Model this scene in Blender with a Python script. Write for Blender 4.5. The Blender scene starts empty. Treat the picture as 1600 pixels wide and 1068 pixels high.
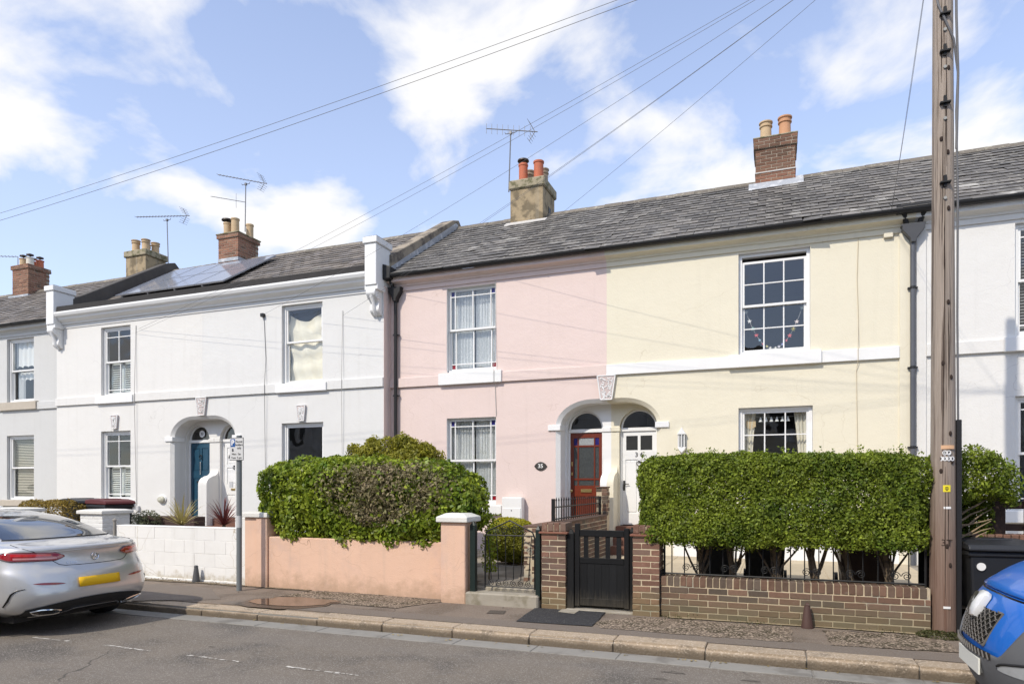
import bpy, bmesh, math, random
import numpy as np
from mathutils import Vector, Matrix
from mathutils.geometry import tessellate_polygon

SC = bpy.context.scene
COL = SC.collection
RAD = math.radians
rnd = random.Random(11)
npr = np.random.default_rng(5)

# ------------------------------------------------------------------ camera
FPX, YAW, EYE, HORIZON = 1065.0, RAD(21.05), 1.59, 759.0     # measured from the photograph's vanishing points
cam_d = bpy.data.cameras.new('camera')
cam = bpy.data.objects.new('camera', cam_d)
COL.objects.link(cam)
cam.location = (0, 0, EYE)
cam.rotation_euler = (RAD(90), 0, YAW)
cam_d.sensor_width = 36.0
cam_d.lens = FPX / 1600 * 36
cam_d.shift_y = (HORIZON - 534) / 1600
cam_d.clip_start = 0.05
cam_d.clip_end = 3000
SC.camera = cam

# ------------------------------------------------------------------ sky, sun, exposure
SUN_EL, SUN_AZ = RAD(44), RAD(22)          # light travels towards +Y and a little towards +X
wd = bpy.data.worlds.new('World')
SC.world = wd
wd.use_nodes = True
nt = wd.node_tree
nt.nodes.clear()
def wn(t, **k):
    n = nt.nodes.new(t)
    for a, b in k.items():
        setattr(n, a, b)
    return n
def wm(op, a=None, b=None, c=None):
    n = wn('ShaderNodeMath', operation=op)
    for i, q in enumerate((a, b, c)):
        if q is None: continue
        if isinstance(q, (int, float)): n.inputs[i].default_value = q
        else: nt.links.new(q, n.inputs[i])
    return n.outputs[0]
sky = wn('ShaderNodeTexSky', sky_type='NISHITA', sun_disc=False)
sky.sun_elevation = SUN_EL
sky.sun_rotation = RAD(180) + SUN_AZ
sky.air_density = 1.0; sky.dust_density = 0.5; sky.ozone_density = 2.0
tc = wn('ShaderNodeTexCoord')
sep = wn('ShaderNodeSeparateXYZ'); nt.links.new(tc.outputs['Generated'], sep.inputs[0])
zz = wm('ADD', wm('MAXIMUM', sep.outputs[2], 0.0), 0.33)
cmb = wn('ShaderNodeCombineXYZ')
nt.links.new(wm('DIVIDE', sep.outputs[0], zz), cmb.inputs[0])
nt.links.new(wm('DIVIDE', sep.outputs[1], zz), cmb.inputs[1])
CLOUD_OFF = (26.37, 2.92, 0.4)
mp = wn('ShaderNodeMapping'); mp.inputs['Location'].default_value = CLOUD_OFF
nt.links.new(cmb.outputs[0], mp.inputs[0])
n1 = wn('ShaderNodeTexNoise'); n1.inputs['Scale'].default_value = 2.9; n1.inputs['Detail'].default_value = 11; n1.inputs['Roughness'].default_value = 0.53
n1.inputs['Distortion'].default_value = 0.25
nt.links.new(mp.outputs[0], n1.inputs['Vector'])
n2 = wn('ShaderNodeTexNoise'); n2.inputs['Scale'].default_value = 0.55; n2.inputs['Detail'].default_value = 2
nt.links.new(mp.outputs[0], n2.inputs['Vector'])
s_ = wm('ADD', wm('MULTIPLY', n1.outputs['Fac'], 1.0), wm('MULTIPLY', wm('SUBTRACT', n2.outputs['Fac'], 0.5), 0.45))
mr = wn('ShaderNodeMapRange', interpolation_type='SMOOTHSTEP')
mr.inputs['From Min'].default_value = 0.44; mr.inputs['From Max'].default_value = 0.64
nt.links.new(s_, mr.inputs['Value'])
hz = wn('ShaderNodeMapRange'); hz.inputs['From Min'].default_value = 0.0; hz.inputs['From Max'].default_value = 0.8
hz.inputs['To Min'].default_value = 0.50; hz.inputs['To Max'].default_value = 0.10
nt.links.new(sep.outputs[2], hz.inputs['Value'])
cover = wm('MAXIMUM', mr.outputs[0], hz.outputs[0])
mx = wn('ShaderNodeMix', data_type='RGBA')
nt.links.new(cover, mx.inputs['Factor'])
tint = wn('ShaderNodeMix', data_type='RGBA', blend_type='MULTIPLY'); tint.inputs[0].default_value = 1.0; tint.inputs[7].default_value = (1.34, 1.40, 1.58, 1)
nt.links.new(sky.outputs[0], tint.inputs[6]); nt.links.new(tint.outputs[2], mx.inputs[6])
mx.inputs[7].default_value = (5.9, 5.85, 5.85, 1)
bg = wn('ShaderNodeBackground'); bg.inputs['Strength'].default_value = 0.15
nt.links.new(mx.outputs[2], bg.inputs['Color'])
wo = wn('ShaderNodeOutputWorld'); nt.links.new(bg.outputs[0], wo.inputs['Surface'])

sun_d = bpy.data.lights.new('sun', 'SUN')
sun_d.energy = 3.2; sun_d.angle = RAD(0.55); sun_d.color = (1.0, 0.915, 0.79)
sun = bpy.data.objects.new('sun', sun_d); COL.objects.link(sun)
ldir = Vector((math.sin(SUN_AZ) * math.cos(SUN_EL), math.cos(SUN_AZ) * math.cos(SUN_EL), -math.sin(SUN_EL)))
sun.rotation_euler = ldir.to_track_quat('-Z', 'Y').to_euler()
sun.location = (-8, -14, 20)
vs = SC.view_settings
vs.view_transform = 'Standard'; vs.look = 'None'; vs.gamma = 1.0; vs.use_curve_mapping = False
vs.exposure = 0.24
SC.cycles.max_bounces = 6
SC.cycles.transparent_max_bounces = 12

# ------------------------------------------------------------------ surveying: photo measurements on a plane Y -> metres
CY, SY = math.cos(YAW), math.sin(YAW)
def fx(px, Y):
    t = (px - 800) / FPX
    return Y * (t * CY - SY) / (CY + t * SY)
def fz(px, py, Y):
    return EYE + (HORIZON - py) * (-fx(px, Y) * SY + Y * CY) / FPX
def fp(px, py, Y):
    return Vector((fx(px, Y), Y, fz(px, py, Y)))
def fg(px, py, Z=0.0):
    d = (EYE - Z) * FPX / (py - HORIZON); u = (px - 800) / FPX * d
    return (CY * u - SY * d, SY * u + CY * d)

# ------------------------------------------------------------------ materials
MATS = {}
def mat(name, col, rough=0.8, var=0.12, vscale=6.0, bump=0.0, bscale=80.0, metal=0.0, spec=0.4, rand=0.0,
        col2=None, m2=(0.5, 0.62), s2=3.0, stretch=(1, 1, 1), coat=0.0, speck=None, hue=None, streak=0.0, obj=False, low=None, det=6, cracks=None, bump2=None, band=None):
    """Principled material: base colour varied by noise, an optional second colour in noise patches,
    specks, random value per piece, bump."""
    if name in MATS: return MATS[name]
    m = bpy.data.materials.new(name); m.use_nodes = True
    t = m.node_tree; N = t.nodes; L = t.links
    b = N['Principled BSDF']
    b.inputs['Roughness'].default_value = rough; b.inputs['Metallic'].default_value = metal
    b.inputs['Specular IOR Level'].default_value = spec
    if coat: b.inputs['Coat Weight'].default_value = coat; b.inputs['Coat Roughness'].default_value = 0.04
    geo = N.new('ShaderNodeNewGeometry')
    if obj:
        tcn = N.new('ShaderNodeTexCoord'); pos = tcn.outputs['Object']
    else:
        pos = geo.outputs['Position']
    mpn = N.new('ShaderNodeMapping'); mpn.inputs['Scale'].default_value = stretch
    L.new(pos, mpn.inputs[0]); vec = mpn.outputs[0]
    def noise(sc, d=det, r=0.6):
        n = N.new('ShaderNodeTexNoise'); n.inputs['Scale'].default_value = sc; n.inputs['Detail'].default_value = d
        n.inputs['Roughness'].default_value = r; L.new(vec, n.inputs['Vector']); return n.outputs['Fac']
    def math_(op, a, c):
        n = N.new('ShaderNodeMath'); n.operation = op
        for i, q in enumerate((a, c)):
            if isinstance(q, (int, float)): n.inputs[i].default_value = q
            else: L.new(q, n.inputs[i])
        return n.outputs[0]
    def mix(fac, a, c, mode='MIX'):
        n = N.new('ShaderNodeMix'); n.data_type = 'RGBA'; n.blend_type = mode
        for i, q in ((0, fac), (6, a), (7, c)):
            if isinstance(q, (int, float)): n.inputs[i].default_value = q
            elif isinstance(q, tuple): n.inputs[i].default_value = (*q[:3], 1)
            else: L.new(q, n.inputs[i])
        return n.outputs[2]
    def rng(v, a, c, d=0.0, e=1.0):
        n = N.new('ShaderNodeMapRange'); n.interpolation_type = 'SMOOTHSTEP'
        for i, q in enumerate((a, c, d, e)): n.inputs[i + 1].default_value = q
        L.new(v, n.inputs[0]); return n.outputs[0]
    c = (*col, 1.0)
    out = None
    if col2:
        out = mix(rng(noise(s2), *m2), tuple(col), tuple(col2))
    if rand or hue:
        oi = N.new('ShaderNodeObjectInfo')
        rv = math_('FRACT', math_('ADD', oi.outputs['Random'], geo.outputs['Random Per Island']), 0.0)
        if hue:
            out = mix(rng(rv, 0.25, 0.95), out if out is not None else tuple(col), tuple(hue))
        if rand:
            k = math_('ADD', math_('MULTIPLY', math_('FRACT', math_('MULTIPLY', rv, 7.31), 0.0), 2 * rand), 1 - rand)
            hs = N.new('ShaderNodeHueSaturation')
            if out is None: hs.inputs['Color'].default_value = c
            else: L.new(out, hs.inputs['Color'])
            L.new(k, hs.inputs['Value']); out = hs.outputs[0]
    if var:
        k = math_('ADD', math_('MULTIPLY', noise(vscale), 2 * var), 1 - var)
        hs = N.new('ShaderNodeHueSaturation')
        if out is None: hs.inputs['Color'].default_value = c
        else: L.new(out, hs.inputs['Color'])
        L.new(k, hs.inputs['Value']); out = hs.outputs[0]
    if streak:      # rain streaks: noise stretched up and down
        m3 = N.new('ShaderNodeMapping'); m3.inputs['Scale'].default_value = (7, 7, 0.35); L.new(pos, m3.inputs[0])
        n3 = N.new('ShaderNodeTexNoise'); n3.inputs['Scale'].default_value = 1.0; n3.inputs['Detail'].default_value = 7; L.new(m3.outputs[0], n3.inputs['Vector'])
        out = mix(math_('MULTIPLY', rng(n3.outputs['Fac'], 0.52, 0.8), streak), out, (0.30, 0.28, 0.24))
    if band:        # long soft bands along the street: (amount, colour)
        m4 = N.new('ShaderNodeMapping'); m4.inputs['Scale'].default_value = (0.12, 1.5, 1); L.new(pos, m4.inputs[0])
        n4 = N.new('ShaderNodeTexNoise'); n4.inputs['Scale'].default_value = 1.0; n4.inputs['Detail'].default_value = 4; L.new(m4.outputs[0], n4.inputs['Vector'])
        out = mix(math_('MULTIPLY', rng(n4.outputs['Fac'], 0.45, 0.65), band[0]), out, tuple(band[1]))
    if speck:       # (scale, amount from, to, colour)
        vo = N.new('ShaderNodeTexVoronoi'); vo.inputs['Scale'].default_value = speck[0]; L.new(vec, vo.inputs['Vector'])
        cs = N.new('ShaderNodeSeparateColor'); L.new(vo.outputs['Color'], cs.inputs[0])
        out = mix(rng(cs.outputs[0], speck[1], speck[2]), out, tuple(speck[3]))
    if low:         # dirt splashed up from the ground with a ragged upper edge: (z top, z full, ragged, amount, colour)
        sp = N.new('ShaderNodeSeparateXYZ'); L.new(geo.outputs['Position'], sp.inputs[0])
        zz_ = math_('SUBTRACT', sp.outputs[2], math_('MULTIPLY', math_('SUBTRACT', noise(6.0, 8, 0.7), 0.5), low[2]))
        out = mix(math_('MULTIPLY', rng(zz_, low[0], low[1]), low[3]), out, tuple(low[4]))
    if cracks:      # (scale, width, colour): thin wandering cracks
        nx = N.new('ShaderNodeTexNoise'); nx.inputs['Scale'].default_value = 3.0; L.new(pos, nx.inputs['Vector'])
        av = N.new('ShaderNodeVectorMath'); av.operation = 'MULTIPLY_ADD'; L.new(nx.outputs['Color'], av.inputs[0]); av.inputs[1].default_value = (0.35, 0.35, 0.35); L.new(pos, av.inputs[2])
        vo = N.new('ShaderNodeTexVoronoi'); vo.feature = 'DISTANCE_TO_EDGE'; vo.inputs['Scale'].default_value = cracks[0]; L.new(av.outputs[0], vo.inputs['Vector'])
        gate = rng(noise(0.7), 0.45, 0.6)
        out = mix(math_('MULTIPLY', rng(vo.outputs['Distance'], cracks[1], 0.0), gate), out, tuple(cracks[2]))
    if out is None: b.inputs['Base Color'].default_value = c
    else: L.new(out, b.inputs['Base Color'])
    if bump:
        bn = N.new('ShaderNodeBump'); bn.inputs['Strength'].default_value = 1.0; bn.inputs['Distance'].default_value = bump
        L.new(noise(bscale, 4), bn.inputs['Height']); L.new(bn.outputs[0], b.inputs['Normal'])
        if bump2:       # broad unevenness left by the trowel
            b2 = N.new('ShaderNodeBump'); b2.inputs['Distance'].default_value = bump2[0]; L.new(noise(bump2[1], 3), b2.inputs['Height']); L.new(b2.outputs[0], bn.inputs['Normal'])
    MATS[name] = m
    return m

def glass_mat(name, tint=(0.93, 0.95, 0.95), ior=1.55, rough=0.0):
    """window pane: mirror reflection by Fresnel, clear behind"""
    if name in MATS: return MATS[name]
    m = bpy.data.materials.new(name); m.use_nodes = True
    t = m.node_tree; N = t.nodes; L = t.links; N.remove(N['Principled BSDF'])
    tr = N.new('ShaderNodeBsdfTransparent'); tr.inputs[0].default_value = (*tint, 1)
    gl = N.new('ShaderNodeBsdfGlossy'); gl.inputs['Roughness'].default_value = rough; gl.inputs['Color'].default_value = (1, 1, 1, 1)
    geo = N.new('ShaderNodeNewGeometry')
    dt = N.new('ShaderNodeVectorMath'); dt.operation = 'DOT_PRODUCT'; L.new(geo.outputs['Normal'], dt.inputs[0]); L.new(geo.outputs['Incoming'], dt.inputs[1])
    def mth(op, a, c):
        n = N.new('ShaderNodeMath'); n.operation = op; n.use_clamp = op != 'SUBTRACT'
        for i, q in enumerate((a, c)):
            if q is None: continue
            if isinstance(q, (int, float)): n.inputs[i].default_value = q
            else: L.new(q, n.inputs[i])
        return n.outputs[0]
    facing = mth('POWER', mth('SUBTRACT', 1.0, mth('ABSOLUTE', dt.outputs['Value'], None)), 5.0)
    sch = mth('ADD', mth('MULTIPLY', facing, 0.96), 0.045)
    nz = N.new('ShaderNodeTexNoise'); nz.inputs['Scale'].default_value = 2.2; nz.inputs['Detail'].default_value = 1; L.new(geo.outputs['Position'], nz.inputs['Vector'])
    bp = N.new('ShaderNodeBump'); bp.inputs['Distance'].default_value = 0.006; L.new(nz.outputs['Fac'], bp.inputs['Height'])
    L.new(bp.outputs[0], gl.inputs['Normal'])
    mu = N.new('ShaderNodeMath'); mu.operation = 'MULTIPLY'; mu.inputs[1].default_value = 1.8; mu.use_clamp = True; L.new(sch, mu.inputs[0])
    mxs = N.new('ShaderNodeMixShader'); L.new(mu.outputs[0], mxs.inputs[0]); L.new(tr.outputs[0], mxs.inputs[1]); L.new(gl.outputs[0], mxs.inputs[2])
    L.new(mxs.outputs[0], N['Material Output'].inputs[0])
    MATS[name] = m
    return m

def leaf_mat(name, a, b_, rough=0.45, trans=0.28, rand=0.35, spec=0.4):
    if name in MATS: return MATS[name]
    m = bpy.data.materials.new(name); m.use_nodes = True
    t = m.node_tree; N = t.nodes; L = t.links; p = N['Principled BSDF']
    geo = N.new('ShaderNodeNewGeometry')
    nz = N.new('ShaderNodeTexNoise'); nz.inputs['Scale'].default_value = 2.6; nz.inputs['Detail'].default_value = 3; L.new(geo.outputs['Position'], nz.inputs['Vector'])
    ad = N.new('ShaderNodeMath'); ad.operation = 'MULTIPLY_ADD'; ad.inputs[1].default_value = 0.55; L.new(geo.outputs['Random Per Island'], ad.inputs[0])
    sc_ = N.new('ShaderNodeMapRange'); sc_.inputs[1].default_value = 0.3; sc_.inputs[2].default_value = 0.7; sc_.inputs[4].default_value = 0.6; L.new(nz.outputs['Fac'], sc_.inputs[0]); L.new(sc_.outputs[0], ad.inputs[2])
    mxn = N.new('ShaderNodeMix'); mxn.data_type = 'RGBA'; mxn.inputs[6].default_value = (*a, 1); mxn.inputs[7].default_value = (*b_, 1); L.new(ad.outputs[0], mxn.inputs[0])
    fr = N.new('ShaderNodeMath'); fr.operation = 'MULTIPLY'; fr.inputs[1].default_value = 13.7; L.new(geo.outputs['Random Per Island'], fr.inputs[0])
    fr2 = N.new('ShaderNodeMath'); fr2.operation = 'FRACT'; L.new(fr.outputs[0], fr2.inputs[0])
    vv = N.new('ShaderNodeMath'); vv.operation = 'MULTIPLY_ADD'; vv.inputs[1].default_value = 2 * rand; vv.inputs[2].default_value = 1 - rand; L.new(fr2.outputs[0], vv.inputs[0])
    hs = N.new('ShaderNodeHueSaturation'); L.new(mxn.outputs[2], hs.inputs['Color']); L.new(vv.outputs[0], hs.inputs['Value'])
    L.new(hs.outputs[0], p.inputs['Base Color'])
    p.inputs['Roughness'].default_value = rough; p.inputs['Specular IOR Level'].default_value = spec
    tl = N.new('ShaderNodeBsdfTranslucent'); L.new(hs.outputs[0], tl.inputs[0])
    ms = N.new('ShaderNodeMixShader'); ms.inputs[0].default_value = trans
    L.new(p.outputs[0], ms.inputs[1]); L.new(tl.outputs[0], ms.inputs[2]); L.new(ms.outputs[0], N['Material Output'].inputs[0])
    MATS[name] = m
    return m

DIRT = (0.20, 0.17, 0.12)
W_WHITE = mat('white_masonry_paint', (0.692, 0.682, 0.655), 0.85, 0.03, 1.3, 0.004, 45, streak=0.09, bump2=(.014, 1.7), cracks=(.55, .0028, (.56,.55,.53)))
W_WHITE2 = mat('cool_white_masonry_paint', (0.660, 0.658, 0.642), 0.85, 0.03, 1.1, 0.004, 45, streak=0.10, bump2=(.014, 1.7), cracks=(.5, .0028, (.53,.53,.52)))
W_GREY = mat('pale_grey_masonry_paint', (0.56, 0.562, 0.55), 0.85, 0.03, 1.1, 0.004, 45, streak=0.09, bump2=(.014, 1.7))
W_PINK = mat('pink_masonry_paint', (0.692, 0.565, 0.522), 0.85, 0.035, 1.2, 0.004, 45, streak=0.09, bump2=(.014, 1.7), cracks=(.55, .0028, (.58,.46,.41)))
W_CREAM = mat('cream_masonry_paint', (0.708, 0.660, 0.525), 0.85, 0.03, 1.2, 0.004, 45, streak=0.09, bump2=(.014, 1.7), cracks=(.5, .0028, (.60,.54,.41)))
W_SALMON = mat('salmon_wall_paint', (0.690, 0.462, 0.338), 0.85, 0.08, 2.5, 0.004, 60, streak=0.22, low=(0.32, -0.05, 0.7, 0.75, (0.40, 0.27, 0.18)), col2=(0.61, 0.425, 0.335), m2=(0.45, 0.75), s2=2.4, bump2=(.012, 3), cracks=(1.3, .004, (.35,.22,.15)))
TRIM = mat('white_trim_paint', (0.76, 0.76, 0.75), 0.55, 0.03, 5, 0.0015, 60, streak=0.07)
UPVC = mat('white_window_frame', (0.76, 0.76, 0.75), 0.35, 0.015, 5)
CAPSTONE = mat('white_painted_capstone', (0.66, 0.65, 0.61), 0.85, 0.12, 5, 0.004, 40, col2=(0.36, 0.35, 0.31), m2=(0.6, 0.75), s2=6)
GLASS = glass_mat('window_glass')
SLATE = mat('grey_roof_slate', (0.118, 0.111, 0.104), 0.6, 0.12, 5, 0.003, 30, rand=0.26, hue=(0.160, 0.148, 0.134), col2=(0.38, 0.365, 0.335), m2=(0.56, 0.70), s2=1.5, spec=0.4, det=3, speck=(22, 0.96, 0.99, (0.34, 0.325, 0.28)))
SLATE_L = mat('brown_grey_roof_slate', (0.165, 0.143, 0.122), 0.65, 0.14, 5, 0.003, 30, rand=0.34, hue=(0.16, 0.145, 0.135), col2=(0.24, 0.225, 0.20), m2=(0.58, 0.70), s2=1.9, spec=0.4)
UNDER = mat('roof_felt', (0.035, 0.033, 0.032), 0.95, 0.3, 9)
RIDGE = mat('mossy_ridge_tile', (0.17, 0.15, 0.125), 0.9, 0.3, 9, 0.006, 40, rand=0.18, col2=(0.30, 0.28, 0.22), m2=(0.55, 0.65), s2=12)
LEAD = mat('lead_flashing', (0.34, 0.36, 0.39), 0.5, 0.2, 8, 0.002, 30, col2=(0.52, 0.53, 0.55), m2=(0.5, 0.65), s2=7, spec=0.5)
BLACKPL = mat('black_plastic', (0.014, 0.014, 0.015), 0.5, 0.15, 8)
GREYPL = mat('dark_grey_pipe', (0.095, 0.10, 0.115), 0.45, 0.08, 6)
MORTAR = mat('lime_mortar', (0.52, 0.43, 0.30), 0.95, 0.2, 14, 0.003, 120, col2=(0.36, 0.33, 0.26), m2=(0.5, 0.65), s2=4, low=(0.38, 0.0, 0.4, 0.6, (0.20, 0.185, 0.11)))
BRICK = mat('dark_red_brown_brick', (0.160, 0.094, 0.064), 0.9, 0.22, 28, 0.003, 90, rand=0.24, hue=(0.110, 0.084, 0.064), col2=(0.23, 0.18, 0.135), m2=(0.62, 0.75), s2=9, low=(0.38, 0.0, 0.4, 0.62, (0.155, 0.135, 0.075)))
BRICK_P = mat('red_pier_brick', (0.190, 0.102, 0.072), 0.9, 0.24, 28, 0.004, 90, rand=0.24, hue=(0.140, 0.092, 0.070), col2=(0.34, 0.27, 0.21), m2=(0.60, 0.75), s2=13, low=(0.45, 0.1, 0.4, 0.5, (0.20, 0.165, 0.075)))
BRICK_CH = mat('sooty_chimney_brick', (0.175, 0.092, 0.060), 0.92, 0.3, 22, 0.004, 60, rand=0.3, hue=(0.14, 0.080, 0.055), col2=(0.11, 0.085, 0.06), m2=(0.5, 0.66), s2=3.5)
BRICK_OR = mat('orange_chimney_brick', (0.245, 0.125, 0.080), 0.92, 0.25, 22, 0.004, 60, rand=0.25, hue=(0.22, 0.105, 0.07), col2=(0.12, 0.088, 0.062), m2=(0.52, 0.66), s2=4)
MORT_CH = mat('sooty_mortar', (0.33, 0.285, 0.225), 0.95, 0.25, 10, 0.003, 60)
RENDER_CH = mat('weathered_chimney_render', (0.34, 0.265, 0.165), 0.92, 0.2, 9, 0.006, 30, col2=(0.17, 0.135, 0.085), m2=(0.44, 0.60), s2=4, streak=0.5)
CAP_CH = mat('mossy_chimney_cap', (0.33, 0.285, 0.20), 0.95, 0.3, 12, 0.01, 25, col2=(0.145, 0.135, 0.075), m2=(0.47, 0.6), s2=6)
POT_BUFF = mat('buff_clay_pot', (0.50, 0.365, 0.22), 0.8, 0.12, 10, 0.002, 40, col2=(0.40, 0.30, 0.19), m2=(0.5, 0.7), s2=5)
POT_ORANGE = mat('orange_clay_pot', (0.50, 0.265, 0.145), 0.8, 0.12, 10, 0.002, 40)
POT_RED = mat('red_clay_pot', (0.46, 0.135, 0.070), 0.75, 0.14, 10, 0.002, 40, col2=(0.34, 0.13, 0.08), m2=(0.55, 0.7), s2=5)
POT_GREY = mat('grey_buff_clay_pot', (0.36, 0.29, 0.21), 0.85, 0.2, 10, 0.002, 40)
CONCRETE = mat('weathered_concrete', (0.33, 0.30, 0.245), 0.92, 0.2, 7, 0.005, 60, col2=(0.22, 0.195, 0.14), m2=(0.5, 0.66), s2=4)
PARAPET = mat('weathered_parapet_render', (0.30, 0.255, 0.195), 0.92, 0.22, 7, 0.006, 40, col2=(0.125, 0.108, 0.09), m2=(0.45, 0.6), s2=2.4)
PARAPET_D = mat('dark_parapet_render', (0.085, 0.078, 0.072), 0.92, 0.3, 5, 0.006, 40)
IRON = mat('black_painted_iron', (0.012, 0.0125, 0.013), 0.5, 0.2, 15, spec=0.3)
IRON_G = mat('dark_green_painted_iron', (0.010, 0.020, 0.018), 0.45, 0.2, 15, spec=0.35)
BLACKWOOD = mat('black_painted_wood', (0.010, 0.0105, 0.0115), 0.6, 0.25, 3, 0.002, 20, stretch=(8, 8, 0.7), spec=0.2, col2=(0.06, 0.056, 0.05), m2=(0.68, 0.84), s2=1.6, low=(0.30, 0.0, 0.5, 0.4, (0.11, 0.095, 0.07)), rand=0.25)
FENCEWOOD = mat('dark_brown_fence_wood', (0.060, 0.036, 0.027), 0.8, 0.25, 3, 0.003, 20, stretch=(8, 8, 0.8), rand=0.2)
CHROME = mat('chrome', (0.72, 0.73, 0.75), 0.14, 0.0, metal=1.0)
BRASS = mat('brass', (0.62, 0.46, 0.20), 0.3, 0.1, 20, metal=0.9)
STEEL = mat('aerial_aluminium', (0.19, 0.19, 0.20), 0.5, 0.2, 20, metal=0.3)
WIRE = mat('black_cable', (0.13, 0.13, 0.135), 0.6, 0.0)
WIRE_W = mat('pale_cable', (0.42, 0.41, 0.39), 0.6, 0.0)
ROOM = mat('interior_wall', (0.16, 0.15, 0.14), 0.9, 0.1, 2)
NET = mat('net_curtain', (0.66, 0.67, 0.66), 0.9, 0.08, 40, speck=(55, 0.70, 0.72, (0.78, 0.78, 0.77)))
CURTAIN = mat('cream_curtain', (0.74, 0.70, 0.60), 0.9, 0.06, 6)
BARK = mat('hedge_bark', (0.155, 0.115, 0.075), 0.9, 0.3, 20, 0.004, 60, col2=(0.075, 0.06, 0.045), m2=(0.5, 0.6), s2=12)
TWIG = mat('hedge_twigs', (0.050, 0.042, 0.028), 0.95, 0.3, 20)
# ------------------------------------------------------------------ mesh helpers
class MB:
    def __init__(s): s.v = []; s.f = []
    def add(s, vs_, fs_):
        o = len(s.v); s.v += [tuple(p) for p in vs_]; s.f += [tuple(i + o for i in q) for q in fs_]; return s
    def box(s, x0, x1, y0, y1, z0, z1, c=0.0):
        if c <= 0:
            return s.add([(x0,y0,z0),(x1,y0,z0),(x1,y1,z0),(x0,y1,z0),(x0,y0,z1),(x1,y0,z1),(x1,y1,z1),(x0,y1,z1)],
                         [(0,3,2,1),(4,5,6,7),(0,1,5,4),(1,2,6,5),(2,3,7,6),(3,0,4,7)])
        b = bmesh.new(); bmesh.ops.create_cube(b, size=1)
        for q in b.verts: q.co = Vector(((x0+x1)/2 + q.co.x*(x1-x0), (y0+y1)/2 + q.co.y*(y1-y0), (z0+z1)/2 + q.co.z*(z1-z0)))
        bmesh.ops.bevel(b, geom=list(b.edges), offset=c, segments=1, affect='EDGES', profile=0.5)
        b.verts.index_update()
        s.add([q.co[:] for q in b.verts], [[q.index for q in f.verts] for f in b.faces]); b.free(); return s
    def prism(s, poly, axis, t0, t1):
        """poly: list of (a,b); axis 'x' -> (y,z), 'y' -> (x,z), 'z' -> (x,y)"""
        def P(a, b, t): return {'x': (t, a, b), 'y': (a, t, b), 'z': (a, b, t)}[axis]
        n = len(poly)
        return s.add([P(a, b, t0) for a, b in poly] + [P(a, b, t1) for a, b in poly],
                     [tuple(range(n)), tuple(range(2*n-1, n-1, -1))] + [(i, i+n, (i+1) % n + n, (i+1) % n) for i in range(n)])
    def tube(s, pts, r, seg=8, cap=True):
        pts = [Vector(p) for p in pts]; n = len(pts)
        rs = r if isinstance(r, (list, tuple)) else [r]*n
        o = len(s.v); up = None
        for i, p in enumerate(pts):
            d = (pts[min(i+1, n-1)] - pts[max(i-1, 0)]).normalized()
            if up is None:
                up = Vector((0,0,1)) if abs(d.z) < 0.9 else Vector((1,0,0))
            a = d.cross(up)
            if a.length < 1e-5: a = d.cross(Vector((0,1,0)))
            a.normalize(); b = a.cross(d); up = b
            for k in range(seg):
                t = 2*math.pi*k/seg
                s.v.append(tuple(p + (a*math.cos(t) + b*math.sin(t))*rs[i]))
        for i in range(n-1):
            for k in range(seg):
                s.f.append((o+i*seg+k, o+i*seg+(k+1) % seg, o+(i+1)*seg+(k+1) % seg, o+(i+1)*seg+k))
        if cap:
            s.f.append(tuple(o+k for k in range(seg-1, -1, -1))); s.f.append(tuple(o+(n-1)*seg+k for k in range(seg)))
        return s
    def lathe(s, cx, cy, prof, seg=20, z=0.0):
        o = len(s.v); n = len(prof)
        for r, h in prof:
            for k in range(seg):
                t = 2*math.pi*k/seg; s.v.append((cx + r*math.cos(t), cy + r*math.sin(t), z + h))
        for i in range(n-1):
            for k in range(seg):
                s.f.append((o+i*seg+k, o+i*seg+(k+1) % seg, o+(i+1)*seg+(k+1) % seg, o+(i+1)*seg+k))
        s.f.append(tuple(o+k for k in range(seg-1, -1, -1))); s.f.append(tuple(o+(n-1)*seg+k for k in range(seg)))
        return s
    def obox(s, c, ex, ey, ez):
        c = Vector(c); ex = Vector(ex); ey = Vector(ey); ez = Vector(ez)
        vs_ = [c + ex*a + ey*b + ez*d for d in (-1,1) for a, b in ((-1,-1),(1,-1),(1,1),(-1,1))]
        return s.add(vs_, [(0,3,2,1),(4,5,6,7),(0,1,5,4),(1,2,6,5),(2,3,7,6),(3,0,4,7)])
    def quad(s, *p): return s.add(p, [tuple(range(len(p)))])
    def fillpoly(s, loops, fn):
        """faces of a polygon with holes; fn maps (a,b) -> point"""
        flat = [p for l in loops for p in l]
        tris = tessellate_polygon([[Vector((a, b, 0)) for a, b in l] for l in loops])
        return s.add([fn(a, b) for a, b in flat], [tuple(t) for t in tris])
    def mesh(s, name, recalc=True, smooth=False):
        me = bpy.data.meshes.new(name); me.from_pydata(s.v, [], s.f)
        if recalc:
            b = bmesh.new(); b.from_mesh(me); bmesh.ops.recalc_face_normals(b, faces=list(b.faces)); b.to_mesh(me); b.free()
        if smooth:
            me.polygons.foreach_set('use_smooth', [True]*len(me.polygons))
            try: me.set_sharp_from_angle(angle=RAD(40))
            except Exception: pass
        return me
    def build(s, name, m, parent=None, smooth=False, recalc=True, bevel=0.0, kind=None):
        return put(name, s.mesh(name, recalc, smooth), m, parent, bevel=bevel, kind=kind)

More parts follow.
